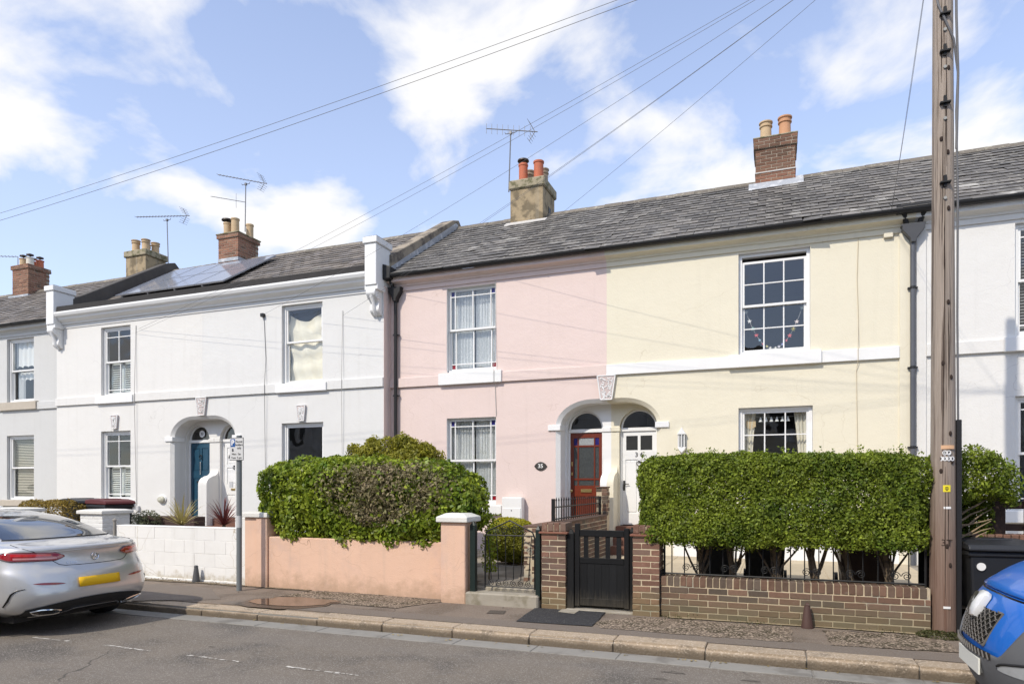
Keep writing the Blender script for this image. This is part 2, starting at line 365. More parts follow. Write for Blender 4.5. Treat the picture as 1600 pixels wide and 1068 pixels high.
BASE = {}
def put(name, me, m, parent=None, loc=None, rot=None, bevel=0.0, kind=None, scale=None):
    if m is not None and not me.materials: me.materials.append(m)
    o = bpy.data.objects.new(name, me); COL.objects.link(o)
    if parent is not None:
        o.parent = parent
        if parent.name in BASE: o.matrix_parent_inverse = Matrix.Translation(-BASE[parent.name])
    if loc is not None: o.location = loc
    if rot is not None: o.rotation_euler = rot
    if scale is not None: o.scale = scale
    if bevel:
        md = o.modifiers.new('bevel', 'BEVEL'); md.width = bevel; md.segments = 2; md.limit_method = 'ANGLE'; md.angle_limit = RAD(35)
    if kind: o['kind'] = kind
    return o
def thing(name, label, cat, loc=(0,0,0), group=None):
    o = bpy.data.objects.new(name, None); COL.objects.link(o); o.location = loc; o.empty_display_size = 0.2
    BASE[o.name] = Vector(loc); tag(o, label, cat, group); return o
def tag(o, label, cat, group=None):
    o['label'] = label; o['category'] = cat
    if group: o['group'] = group
    return o
def struct(o): o['kind'] = 'structure'; return o

def text(body, size, fn, m, name, parent, ext=0.002, align='CENTER', bold=0.0):
    """flat lettering turned into a mesh; fn maps (x, y, depth) -> point"""
    cu = bpy.data.curves.new('lettering', 'FONT'); cu.body = body; cu.size = size; cu.align_x = align; cu.align_y = 'CENTER'
    cu.extrude = ext; cu.resolution_u = 3; cu.offset = bold
    ob = bpy.data.objects.new('lettering_source', cu); COL.objects.link(ob)
    bpy.context.view_layer.update()
    me = bpy.data.meshes.new_from_object(ob.evaluated_get(bpy.context.evaluated_depsgraph_get()))
    bpy.data.objects.remove(ob)
    for v in me.vertices: v.co = Vector(fn(*v.co))
    me.materials.clear()
    return put(name, me, m, parent)

# bricks ------------------------------------------------------------
BL, BD, BH, BJ = 0.215, 0.1025, 0.065, 0.010
def brick_mesh(m):
    k = 'brick_%s_%d' % (m.name, rnd.randrange(5))
    if k in bpy.data.meshes: return bpy.data.meshes[k]
    me = MB().box(-.5, .5, -.5, .5, -.5, .5).mesh(k)
    b = bmesh.new(); b.from_mesh(me)
    for v in b.verts: v.co = Vector((v.co.x*BL, v.co.y*BD, v.co.z*BH))
    bmesh.ops.bevel(b, geom=list(b.edges), offset=0.005, segments=1, affect='EDGES')
    for v in b.verts: v.co += Vector((rnd.uniform(-.0035, .0035), rnd.uniform(-.0008, .0008), rnd.uniform(-.0028, .0028)))
    b.to_mesh(me); b.free()
    me.materials.append(m); return me
def one_brick(parent, m, c, length, ang, lift=1.0, depth=BD, height=BH):
    j = rnd.uniform(-.003, .003)
    put('brick', brick_mesh(m), None, parent, loc=(c[0] + j*math.sin(ang), c[1] + j*math.cos(ang), c[2] + rnd.uniform(-.001, .001)),
        rot=(rnd.uniform(-.012, .012), rnd.uniform(-.010, .010), ang), scale=(length/BL, depth/BD, height/BH))
def run(parent, m, p, ang, L, z, start=0.0):
    """a row of bricks from p along ang; the last (and first, if start) are cut to fit"""
    s = 0.0; first = True
    while s < L - 0.03:
        l = BL
        if first and start: l = start
        l = min(l, L - s); first = False
        if L - s - l < 0.05: l = L - s
        q = s + l/2
        one_brick(parent, m, (p[0] + math.cos(ang)*q - math.sin(ang)*BD/2, p[1] + math.sin(ang)*q + math.cos(ang)*BD/2, z + BH/2), l, ang)
        s += l + BJ
def ring(parent, m, x0, x1, y0, y1, z, par, sides='frbl'):
    """one course round a rectangle, pinwheel bond, turned about on every other course"""
    g = BD + BJ
    if 'f' in sides: run(parent, m, (x0 + (g if par else 0), y0), 0, x1 - x0 - g, z)
    if 'r' in sides: run(parent, m, (x1, y0 + (g if par else 0)), math.pi/2, y1 - y0 - g, z)
    if 'b' in sides: run(parent, m, (x1 - (g if par else 0), y1), math.pi, x1 - x0 - g, z)
    if 'l' in sides: run(parent, m, (x0, y1 - (g if par else 0)), -math.pi/2, y1 - y0 - g, z)

# foliage -----------------------------------------------------------
def leaves(name, P, Nn, size, asp, m, parent, jit=0.8, kind='stuff'):
    n = len(P)
    nr = Nn + jit*npr.normal(size=(n, 3)); nr /= np.linalg.norm(nr, axis=1)[:, None] + 1e-9
    t = np.cross(nr, npr.normal(size=(n, 3))); t /= np.linalg.norm(t, axis=1)[:, None] + 1e-9
    b = np.cross(nr, t)
    L = (size*npr.uniform(0.6, 1.25, n))[:, None]; W = L*asp
    V = np.empty((n, 4, 3))
    V[:, 0] = P - t*L*.5; V[:, 1] = P + b*W*.5 + nr*L*.10 + t*L*.05; V[:, 2] = P + t*L*.5; V[:, 3] = P - b*W*.5 + nr*L*.10 + t*L*.05
    me = bpy.data.meshes.new(name)
    me.vertices.add(4*n); me.vertices.foreach_set('co', V.reshape(-1))
    me.loops.add(4*n); me.loops.foreach_set('vertex_index', np.arange(4*n, dtype=np.int32))
    me.polygons.add(n); me.polygons.foreach_set('loop_start', np.arange(0, 4*n, 4, dtype=np.int32))
    me.update(calc_edges=True); me.validate()
    return put(name, me, m, parent, kind=kind)
def lump(P, k, seed):
    r = np.random.default_rng(seed); o = np.zeros(len(P))
    for i in range(7):
        w = r.normal(size=3)*k*(1 + i*.35); o += np.sin(P @ w + r.uniform(0, 6.28))/(1 + i*.35)
    return o/3.0
def shell(n, c, h, p, amp, k, seed, deep=0.06, faces=(1,1,1,1,1,1)):
    """points through the outer skin of a lumpy rounded box; c centre, h half sizes, p squareness"""
    h = np.array(h); c = np.array(c)
    ar = np.array([h[1]*h[2]*faces[0], h[1]*h[2]*faces[1], h[0]*h[2]*faces[2], h[0]*h[2]*faces[3], h[0]*h[1]*faces[4], h[0]*h[1]*faces[5]], float)
    f = npr.choice(6, n, p=ar/ar.sum()); q = npr.uniform(-1, 1, (n, 3))
    ax = f//2; q[np.arange(n), ax] = np.where(f % 2 == 0, -1.0, 1.0)
    rad = (np.abs(q)**p).sum(1)**(-1/p); u = q*rad[:, None]
    nn = np.sign(u)*np.abs(u)**(p-1)/h; nn /= np.linalg.norm(nn, axis=1)[:, None] + 1e-9
    P = u*h
    off = amp*lump(P + c, k, seed) + amp*.45*lump(P + c, k*3.1, seed+1) - npr.exponential(deep, n)
    return c + P + nn*off[:, None], nn
# ------------------------------------------------------------------ ground, road, pavement
ROAD_Z, KERB_Y, WALL_Y, GARD_Z = -0.12, 6.90, 8.42, 0.25
YH = 13.3            # fronts of the pink and cream houses
YW = 13.0            # fronts of the white pair, one brick further forward
ASPH = mat('worn_asphalt', (0.165, 0.142, 0.117), 0.92, 0.18, 2.2, 0.006, 160, speck=(120, 0.78, 0.92, (0.27, 0.25, 0.22)), col2=(0.105, 0.094, 0.083), m2=(0.46, 0.64), s2=0.9, cracks=(0.35, 0.006, (0.075, 0.068, 0.06)), band=(.5, (.175,.155,.135)))
PAVE = mat('pavement_asphalt', (0.190, 0.150, 0.117), 0.9, 0.14, 3, 0.004, 160, speck=(150, 0.86, 0.95, (0.26, 0.235, 0.20)), col2=(0.135, 0.105, 0.080), m2=(0.45, 0.6), s2=1.3, cracks=(.8, .008, (.05,.042,.034)))
PAVE2 = mat('pavement_strip_asphalt', (0.168, 0.138, 0.112), 0.9, 0.10, 3, 0.004, 200, speck=(160, 0.88, 0.95, (0.22, 0.20, 0.18)))
TARP = mat('fresh_tarmac', (0.030, 0.030, 0.033), 0.85, 0.15, 8, 0.005, 200, speck=(160, 0.93, 0.97, (0.16, 0.16, 0.15)))
GRAV = mat('exposed_aggregate', (0.145, 0.112, 0.082), 0.9, 0.3, 10, 0.012, 90, speck=(62, 0.62, 0.85, (0.42, 0.335, 0.255)), col2=(0.070, 0.056, 0.034), m2=(0.46, 0.56), s2=3.4)
KERBM = mat('granite_chip_kerbstone', (0.36, 0.285, 0.205), 0.85, 0.18, 10, 0.010, 55, speck=(75, 0.72, 0.9, (0.48, 0.40, 0.31)), rand=0.10, col2=(0.24, 0.195, 0.145), m2=(0.52, 0.66), s2=4, low=(-0.012, -0.075, 0.06, 0.85, (0.105, 0.083, 0.058)))
CHAN = mat('grey_channel_block', (0.235, 0.225, 0.205), 0.85, 0.14, 6, 0.003, 80, rand=0.07, col2=(0.16, 0.15, 0.135), m2=(0.5, 0.65), s2=3)
EARTH = mat('garden_earth', (0.075, 0.058, 0.040), 0.95, 0.3, 6, 0.01, 50)
LAND = mat('far_ground', (0.085, 0.085, 0.065), 0.95, 0.2, 1)
PATHC = mat('garden_path_concrete', (0.27, 0.245, 0.205), 0.9, 0.2, 5, 0.004, 60, col2=(0.16, 0.14, 0.11), m2=(0.45, 0.6), s2=2.2)
PATHY = mat('buff_paving', (0.44, 0.375, 0.27), 0.9, 0.14, 5, 0.003, 60, rand=0.10)
WATER = mat('puddle_water', (0.050, 0.034, 0.022), 0.015, 0.0, spec=0.6)
WORNW = mat('worn_road_paint', (0.50, 0.48, 0.44), 0.8, 0.2, 20, col2=(0.16, 0.14, 0.118), m2=(0.47, 0.53), s2=16)

struct(MB().quad((-900,-900,-.30),(900,-900,-.30),(900,900,-.30),(-900,900,-.30)).build('ground', LAND, recalc=False))
road = struct(MB().quad((-90,-1.0,ROAD_Z),(70,-1.0,ROAD_Z),(70,KERB_Y+.05,ROAD_Z),(-90,KERB_Y+.05,ROAD_Z)).build('road', ASPH, recalc=False))
def sheet(name, pts, z, m, parent=None, rag=0.0, step=0.12):
    out = []
    for i, a in enumerate(pts):
        b = pts[(i+1) % len(pts)]; n = max(1, int(math.dist(a, b)/step)) if rag else 1
        for k in range(n):
            t = k/n; out.append((a[0] + (b[0]-a[0])*t + rnd.uniform(-rag, rag), a[1] + (b[1]-a[1])*t + rnd.uniform(-rag, rag)))
    mb = MB().fillpoly([out], lambda a, b: (a, b, z))
    o = mb.build(name, m, parent, recalc=False)
    me = o.data
    if sum(p.normal.z*p.area for p in me.polygons) < 0: me.flip_normals()
    return o
# old dashes of worn paint on the road
for p0, p1 in (((50,995),(106,1001)),((163,1007),(236,1017)),((293,1023),(376,1034)),((447,1041),(560,1055))):
    a = fg(*p0, ROAD_Z); b = fg(*p1, ROAD_Z)
    sheet('worn_dash', [(a[0],a[1]-.018),(b[0],b[1]-.012),(b[0],b[1]+.014),(a[0],a[1]+.022)], ROAD_Z+.004, WORNW, road, 0.012, 0.08)
# opposite pavement behind the camera
MB().box(-90, 70, -6, -1.0, -.25, 0.0).build('opposite_pavement', PAVE2)['kind'] = 'structure'

pave = struct(MB().box(-90, 70, KERB_Y+.28, 9.35, -.25, 0.0).build('pavement', PAVE))
# kerb: single stones
kerb = struct(MB().box(-90, 70, KERB_Y+.03, KERB_Y+.28, -.25, -.02).build('kerb', CHAN))
k_me = MB().box(-.5, .5, 0, .275, -.20, .004, 0.0).mesh('kerbstone_mesh')
b_ = bmesh.new(); b_.from_mesh(k_me)
for v in b_.verts: v.co.x *= 0.905
bmesh.ops.bevel(b_, geom=[e for e in b_.edges if all(abs(v.co.y) < 1e-4 and v.co.z > 0 for v in e.verts)], offset=0.032, segments=3, affect='EDGES')
bmesh.ops.bevel(b_, geom=[e for e in b_.edges if abs(e.verts[0].co.x - e.verts[1].co.x) < 1e-4 and e.calc_length() > .1], offset=0.008, segments=1, affect='EDGES')
b_.to_mesh(k_me); b_.free()
drop0 = fx(300, 6.9)
x = -14.0 + 0.1
while x < 6.5:
    dz = 0.0 if x > -5.6 else -0.012
    put('kerbstone', k_me, KERBM, kerb, loc=(x, KERB_Y + rnd.uniform(-.006, .006), rnd.uniform(-.006, .004) + dz), rot=(rnd.uniform(-.012, .012), rnd.uniform(-.004, .004), rnd.uniform(-.004, .004)))
    x += 0.915
put('kerbstone', MB().box(-70, -14.4, KERB_Y, KERB_Y+.275, -.2, .002).mesh('far_kerb'), KERBM, kerb, kind='stuff')
# channel of flat grey blocks
chan = struct(MB().box(-90, 70, KERB_Y-.27, KERB_Y+.0, -.25, ROAD_Z+.003).build('road_channel', CHAN))
c_me = MB().box(-.44, .44, -.262, 0, -.02, .0, 0.004).mesh('channel_block_mesh')
x = -13.5
while x < 6.5:
    put('channel_block', c_me, CHAN, chan, loc=(x, KERB_Y-.005, ROAD_Z+.009+rnd.uniform(-.002,.002)), rot=(rnd.uniform(-.006,.006), 0, rnd.uniform(-.004,.004))); x += 0.892

# pavement repairs and surfaces (each a sheet a few millimetres above the one below)
Z1 = .004
def g2(*pp): return [fg(*p) for p in pp]
strip = sheet('asphalt_strip', [(-7.0, KERB_Y+.285), (9, KERB_Y+.285), (9, KERB_Y+.63), (-7.0, KERB_Y+.60)], Z1, PAVE2, pave, 0.006)
sheet('gravel_patch', [(-6.45,8.62),(-5.2,8.60),(-4.25,8.40),(-4.6,7.72),(-5.55,7.74),(-5.9,7.95),(-6.7,8.0)], .008, GRAV, pave, 0.025)
sheet('gravel_patch', g2((1000,964),(1235,980),(1238,1004),(1100,994),(940,981),(925,972)), .008, GRAV, pave, 0.02)
sheet('gravel_patch', g2((1286,985),(1468,994),(1500,1020),(1300,1008)), .008, GRAV, pave, 0.02)
sheet('gravel_patch', [(2.2,8.4),(6,8.4),(6,7.6),(2.2,7.6)], .008, GRAV, pave, 0.02)
sheet('tarmac_patch', g2((836,950),(946,957),(925,979),(806,971)), .012, TARP, pave, 0.008)
sheet('utility_cover', g2((766,953),(791,954),(787,959),(760,958)), .006, mat('dark_cover', (.085,.070,.056), .8, .2, 20, .003, 90), pave)
sheet('utility_cover', g2((880,951),(908,953),(897,960),(872,957)), .016, CONCRETE, pave)
sheet('sunken_asphalt', g2((205,938),(345,936),(330,918),(250,912),(215,914)), .004, PAVE2, pave, 0.02)
for px, py, w in ((1050,1050,.13),(1035,1060,.09),(1172,1063,.10),(330,1010,.07),(1300,1045,.06)):
    cx_, cy_ = fg(px, py, ROAD_Z); sheet('oil_stain', [(cx_ + w*rnd.uniform(.5, 1.1)*math.cos(q*.785), cy_ + .5*w*rnd.uniform(.5, 1.1)*math.sin(q*.785)) for q in range(8)], ROAD_Z+.003, mat('oil_stained_asphalt', (.085,.076,.066), .85, .3, 30, .005, 160, col2=(.135,.118,.10), m2=(.45,.55), s2=25), road, .022, .03)
# gutter grit and moss at the foot of the garden walls
GRIT = mat('wall_foot_grit', (0.135, 0.105, 0.070), 0.95, 0.3, 14, 0.01, 60, speck=(60, 0.7, 0.85, (0.34, 0.27, 0.18)))
sheet('wall_foot_grit', [(-10.8,8.64),(-6.6,8.66),(-6.6,8.50),(-8,8.54),(-10.8,8.48)], .012, GRIT, pave, 0.03)
sheet('wall_foot_grit', [(-1.2,8.44),(1.7,8.46),(1.7,8.34),(.4,8.37),(-1.2,8.33)], .012, mat('sandy_mortar_fillet', (0.33, 0.265, 0.165), 0.95, 0.25, 12, 0.006, 60), pave, 0.02)
# the puddle
pc = [fg(388,940.5), fg(402,936), fg(428,935), fg(436,933), fg(475,933.5), fg(500,936.5), fg(524,938), fg(530,940.5), fg(515,942), fg(508,945), fg(470,948), fg(432,946.5), fg(405,944.5)]
pud = sheet('puddle', pc, .013, WATER, None, 0.012, 0.06); pud['kind'] = 'structure'
sheet('wet_margin', [((a[0]+6.2)*1.13-6.2, (a[1]-7.95)*1.3+7.95) for a in pc], .009, mat('wet_pavement', (0.055, 0.043, 0.033), 0.3, 0.2, 8, 0.004, 120, spec=0.5), pave, 0.025, 0.08)

# front gardens
gd = struct(MB().box(-40, -3.86, 8.86, 30, -.28, GARD_Z).box(-3.86, -1.36, 8.70, 30, -.28, GARD_Z).box(-1.36, 1.8, 8.60, 30, -.28, GARD_Z).box(1.8, 30, 9.3, 30, -.28, GARD_Z).build('garden_ground', PATHC))
pv = struct(MB().box(-2.95, 2.1, 9.0, YH-.02, GARD_Z-.05, GARD_Z+.006).build('buff_paving', PATHY))
sl = MB().box(-.295, .295, -.295, .295, 0, .03, .004).mesh('paving_slab_mesh')
for i in range(8):
    for j in range(7):
        put('paving_slab', sl, PATHY, pv, loc=(-2.6 + i*.605, 9.3 + j*.605, GARD_Z-.018+rnd.uniform(0,.003)))
sheet('flower_bed', [(-8.0,8.8),(-4.6,8.8),(-4.6,10.4),(-8.0,10.4)], GARD_Z+.004, EARTH, gd, 0.03)
sheet('flower_bed', [(-1.0,8.64),(2.0,8.64),(2.0,8.98),(-1.0,8.98)], GARD_Z+.012, EARTH, gd, 0.02)
sheet('flower_bed', [(-17.5,8.95),(-9.1,8.95),(-9.1,12.2),(-17.5,12.2)], GARD_Z+.004, EARTH, gd, 0.03)
# ------------------------------------------------------------------ houses
Z_STR0, Z_STR1, Z_EAVE, Z_RIDGE, Y_RIDGE = 3.78, 3.985, 6.17, 8.50, 16.62
def arc_half(sw, zt, zs, s1, n=12):
    """half outline of the porch arch from the crown (s=0) to the springing"""
    return [(0, zt)] + [(s1 + (sw-s1)*math.sin(t*math.pi/2/n), zs + (zt-zs)*math.cos(t*math.pi/2/n)) for t in range(n+1)]

class House:
    def __init__(s, label, X0, X1, Y, wall, trim, zt, porch=None, zb=-.25, reveal=None):
        s.X0, s.X1, s.Y, s.wall, s.trim, s.zt, s.porch, s.zb = X0, X1, Y, wall, trim, zt, porch, zb
        s.root = thing('terraced_house', label, 'house', ((X0+X1)/2, Y, GARD_Z))
        s.holes = []; s.reveal = reveal or wall
    def sx(s, d):        # distance from the shared boundary -> x
        return s.X1 - d if s.porch == 'R' else s.X0 + d
    def part(s, name, mb, m, **k): return mb.build(name, m, s.root, **k)
    def facade(s):
        sw, zs, ztop = 1.06, 2.80, 3.33
        rect = [(s.X0, s.zb), (s.X0, s.zt), (s.X1, s.zt), (s.X1, s.zb)]
        if s.porch:
            arch = [(s.sx(a), b) for a, b in arc_half(sw, ztop, zs, .30)] + [(s.sx(sw), s.zb)]
            if s.porch == 'R': rect = [(s.X0, s.zb), (s.X0, s.zt), (s.X1, s.zt)] + arch
            else: rect = [(s.X1, s.zb), (s.X1, s.zt), (s.X0, s.zt)] + arch
        loops = [rect] + [[(a, c), (b, c), (b, d), (a, d)] for a, b, c, d in s.holes]
        mb = MB().fillpoly(loops, lambda a, b: (a, s.Y, b))
        me_o = s.part('wall', mb, s.wall, recalc=False)
        if sum(p.normal.y*p.area for p in me_o.data.polygons) > 0: me_o.data.flip_normals()
        for a, b, c, d in s.holes:
            r = MB(); y0, y1 = s.Y, s.Y+.16
            r.quad((a,y0,c),(a,y1,c),(a,y1,d),(a,y0,d)); r.quad((b,y0,c),(b,y0,d),(b,y1,d),(b,y1,c)); r.quad((a,y0,d),(a,y1,d),(b,y1,d),(b,y0,d)); r.quad((a,y0,c),(b,y0,c),(b,y1,c),(a,y1,c))
            s.part('window_reveal', r, s.reveal, recalc=False)
        if s.porch: s.make_porch(sw, zs, ztop)
    def make_porch(s, sw, zs, ztop):
        pm = s.pmat; Y = s.Y; Yb = Y+.40
        o = arc_half(sw, ztop, zs, .30) + [(sw, s.zb)]
        i = arc_half(sw-.085, ztop-.075, zs, .30) + [(sw-.085, s.zb)]
        m = MB()
        for k in range(len(o)-1):
            m.quad((s.sx(o[k][0]), Y, o[k][1]), (s.sx(o[k+1][0]), Y, o[k+1][1]), (s.sx(i[k+1][0]), Y+.06, i[k+1][1]), (s.sx(i[k][0]), Y+.06, i[k][1]))
            m.quad((s.sx(i[k][0]), Y+.06, i[k][1]), (s.sx(i[k+1][0]), Y+.06, i[k+1][1]), (s.sx(i[k+1][0]), Yb, i[k+1][1]), (s.sx(i[k][0]), Yb, i[k][1]))
        s.part('porch_arch', m, pm, recalc=False)
        # inner wall with a round-headed doorway
        a0, a1, zsp = .165, .935, 2.755; c = (a0+a1)/2; hr = (a1-a0)/2
        head = [(a1, s.zb), (a1, zsp)] + [(c + hr*math.cos(t), zsp + hr*math.sin(t)) for t in [math.pi*k/16 for k in range(1, 16)]] + [(a0, zsp), (a0, s.zb)]
        poly = i + head
        m = MB().fillpoly([[(s.sx(a), b) for a, b in [(0, s.zb), (0, i[0][1])] + i[1:] + head]], lambda a, b: (a, Yb, b))
        q = s.part('porch_inner_wall', m, pm, recalc=False)
        if sum(p.normal.y*p.area for p in q.data.polygons) > 0: q.data.flip_normals()
        m = MB()
        for k in range(len(head)-1):
            m.quad((s.sx(head[k][0]), Yb, head[k][1]), (s.sx(head[k+1][0]), Yb, head[k+1][1]), (s.sx(head[k+1][0]), Yb+.16, head[k+1][1]), (s.sx(head[k][0]), Yb+.16, head[k][1]))
        s.part('door_reveal', m, pm, recalc=False)
        # imposts
        def bx(d0, d1, y0, y1, z0, z1, cc=.006):
            a, b = sorted((s.sx(d0), s.sx(d1))); return MB().box(a, b, y0, y1, z0, z1, cc)
        s.part('impost', bx(0.002, .185, Yb-.025, Yb+.1, 2.70, 2.79), pm)
        s.part('impost', bx(sw-.105, sw+.16, Y-.032, Y+.36, 2.72, 2.83), s.trim)
        # wing wall with a scrolled shoulder between the two doors
        prof = [(Yb+.05, s.zb), (Yb+.05, 2.02), (Yb-.003, 2.02)] + [(Yb - .003 - .20*(1-math.cos(t)), 2.02 - .20*math.sin(t)*.9 - .0) for t in [math.pi/2*k/6 for k in range(1, 7)]]
        yq, zq = prof[-1]
        prof += [(yq - .20*math.sin(t), zq - .20*(1-math.cos(t)) - .02) for t in [math.pi/2*k/6 for k in range(1, 7)]]
        yq, zq = prof[-1]; prof += [(yq, zq-.1), (yq, s.zb)]
        a, b = sorted((s.sx(0.001), s.sx(.135)))
        s.wing_y = yq
        s.part('wing_wall', MB().prism(prof, 'x', a, b), pm)
        # steps up to the door
        for k in range(3):
            s.part('door_step', bx(.14, .97, Yb-.28+.0-.26*(2-k)+.06, Yb+.2+.001*k, GARD_Z-.1, GARD_Z + .18*(k+1)), mat('red_brown_step', (0.16, 0.075, 0.05), 0.7, 0.2, 8))
        s.door_box = (a0, a1, .80, 2.70, Yb+.10)
        # fanlight
        yf = Yb+.11
        rr = hr-.035
        arcp = [(c + rr*math.cos(math.pi*k/18), zsp+.02 + rr*math.sin(math.pi*k/18)) for k in range(19)]
        fan = s.part('fanlight', MB().tube([(s.sx(a_), yf, b_) for a_, b_ in arcp], .022, 6), UPVC)
        MB().fillpoly([[(s.sx(a_), b_) for a_, b_ in arcp]], lambda a_, b_: (a_, yf+.012, b_)).build('pane', GLASS, fan, recalc=False)
        a, b = sorted((s.sx(a0), s.sx(a1)))
        MB().box(a+.002, b-.002, yf-.04, yf+.05, 2.70, 2.775, .006).build('transom', UPVC, fan)
        s.part('door_frame', MB().box(a+.002, a+.045, yf-.03, yf+.05, .8, 2.70).box(b-.045, b-.002, yf-.03, yf+.05, .8, 2.70), UPVC)
    def shell(s, zr, yr, slate, back=22.0):
        """party walls, back wall, rooms"""
        a, b = s.X0+.01, s.X1-.01; y0, y1 = s.Y+(.62 if s.porch else .2), yr*2-s.Y-.17
        m = MB()
        for x_ in (a, b): m.quad((x_, y0, s.zb), (x_, y1, s.zb), (x_, y1, s.zt), (x_, y0, s.zt))
        m.quad((a, y1, s.zb), (b, y1, s.zb), (b, y1, s.zt), (a, y1, s.zt))
        s.part('party_walls', m, W_GREY, recalc=False)
        m = MB()
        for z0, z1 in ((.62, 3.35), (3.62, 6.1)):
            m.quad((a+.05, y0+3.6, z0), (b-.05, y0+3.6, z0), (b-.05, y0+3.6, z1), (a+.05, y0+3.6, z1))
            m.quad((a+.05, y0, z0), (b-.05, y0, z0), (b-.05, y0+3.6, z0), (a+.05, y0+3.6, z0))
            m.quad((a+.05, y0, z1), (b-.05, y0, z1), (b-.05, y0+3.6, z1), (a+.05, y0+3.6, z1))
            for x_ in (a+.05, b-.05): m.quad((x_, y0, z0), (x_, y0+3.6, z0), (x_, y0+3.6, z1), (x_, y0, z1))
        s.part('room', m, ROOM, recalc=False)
    def roof(s, ye, ze, yr, zr, slate, single=True, w=.31, g=.252, x0=None, x1=None, skip=None):
        x0 = s.X0 if x0 is None else x0; x1 = s.X1 if x1 is None else x1
        L = math.hypot(yr-ye, zr-ze); sl_ = math.atan2(zr-ze, yr-ye); u = Vector((0, math.cos(sl_), math.sin(sl_))); n = Vector((0, -math.sin(sl_), math.cos(sl_)))
        e = Vector((0, ye, ze))
        yb = 2*yr-ye
        m = MB().quad((x0, ye, ze-.012), (x1, ye, ze-.012), (x1, yr, zr-.012), (x0, yr, zr-.012)).quad((x0, yr, zr-.012), (x1, yr, zr-.012), (x1, yb, ze-.012), (x0, yb, ze-.012))
        rf = s.part('roof', m, UNDER, recalc=False)
        T = .007; ln = g*1.75
        me = MB().box(-w/2+.004, w/2-.004, 0, ln, -T/2, T/2).mesh('slate_mesh_%d' % int(w*1000))
        rest = MB(); cnt = 0
        rows = int(L/g)+1
        for r in range(rows):
            off = (r % 2)*w/2
            xs = x0 + off - w/2
            while xs < x1 - .02:
                a = max(xs, x0); b = min(xs+w, x1)
                if b - a > .04:
                    p = e + u*(r*g - .05) + n*(.026); p.x = (a+b)/2
                    if not (skip and skip(p)):
                        tilt = sl_ - .066 + rnd.gauss(0, .008)
                        p += n*rnd.uniform(-.001, .002) + u*rnd.gauss(0, .005); p.z += .014*math.sin(p.x*1.1+.6)*math.sin(math.pi*r/rows) + .006*math.sin(p.x*3.1)
                        slip = rnd.random() < .018
                        if slip: p -= u*rnd.uniform(.03, .08)
                        lim = ln if r < rows-1 else max(.12, L - r*g + .05)
                        if single and cnt < 300:
                            put('slate', me, slate, rf, loc=p, rot=(tilt, 0, rnd.gauss(0, .05 if slip else .008)), scale=((b-a)/w, lim/ln, 1)); cnt += 1
                        else:
                            ct, st = math.cos(tilt), math.sin(tilt); hw = (b-a)/2-.004
                            vs_ = []
                            for zz_ in (-T/2, T/2):
                                for xx, yy in ((-hw, 0), (hw, 0), (hw, lim), (-hw, lim)): vs_.append((p.x+xx, p.y+yy*ct-zz_*st, p.z+yy*st+zz_*ct))
                            rest.add(vs_, [(0,3,2,1),(4,5,6,7),(0,1,5,4),(1,2,6,5),(2,3,7,6),(3,0,4,7)])
                xs += w
        if rest.v: rest.build('slates', slate, rf, kind='stuff', recalc=False)
        # ridge tiles
        rm = MB().prism([(-.13, -.085), (-.02, .03), (.02, .03), (.13, -.085), (.11, -.10), (0, .0), (-.11, -.10)], 'x', -.222, .222).mesh('ridge_tile_mesh')
        x_ = x0 + .225
        while x_ < x1 - .1:
            put('ridge_tile', rm, RIDGE, rf, loc=(x_, yr, zr+.035+rnd.uniform(-.006, .006)), rot=(0, rnd.uniform(-.012, .012), 0)); x_ += .45
        return rf
    def string(s, m, x0=None, x1=None, gaps=()):
        x0 = s.X0 if x0 is None else x0; x1 = s.X1 if x1 is None else x1
        s.part('string_course', MB().box(x0, x1, s.Y-.05, s.Y+.02, Z_STR0, Z_STR1, .005), m)
    def sill(s, a, b, z0, z1, proud=.085, m=None):
        s.part('window_sill', MB().prism([(s.Y-proud, z0), (s.Y-proud, z1-.012), (s.Y+.15, z1+.012), (s.Y+.15, z0)], 'x', a, b), m or TRIM, bevel=.006)

def strip_box(parent, name, m, x0, x1, y0, y1, z0, z1, c=0.0): return MB().box(x0, x1, y0, y1, z0, z1, c).build(name, m, parent)

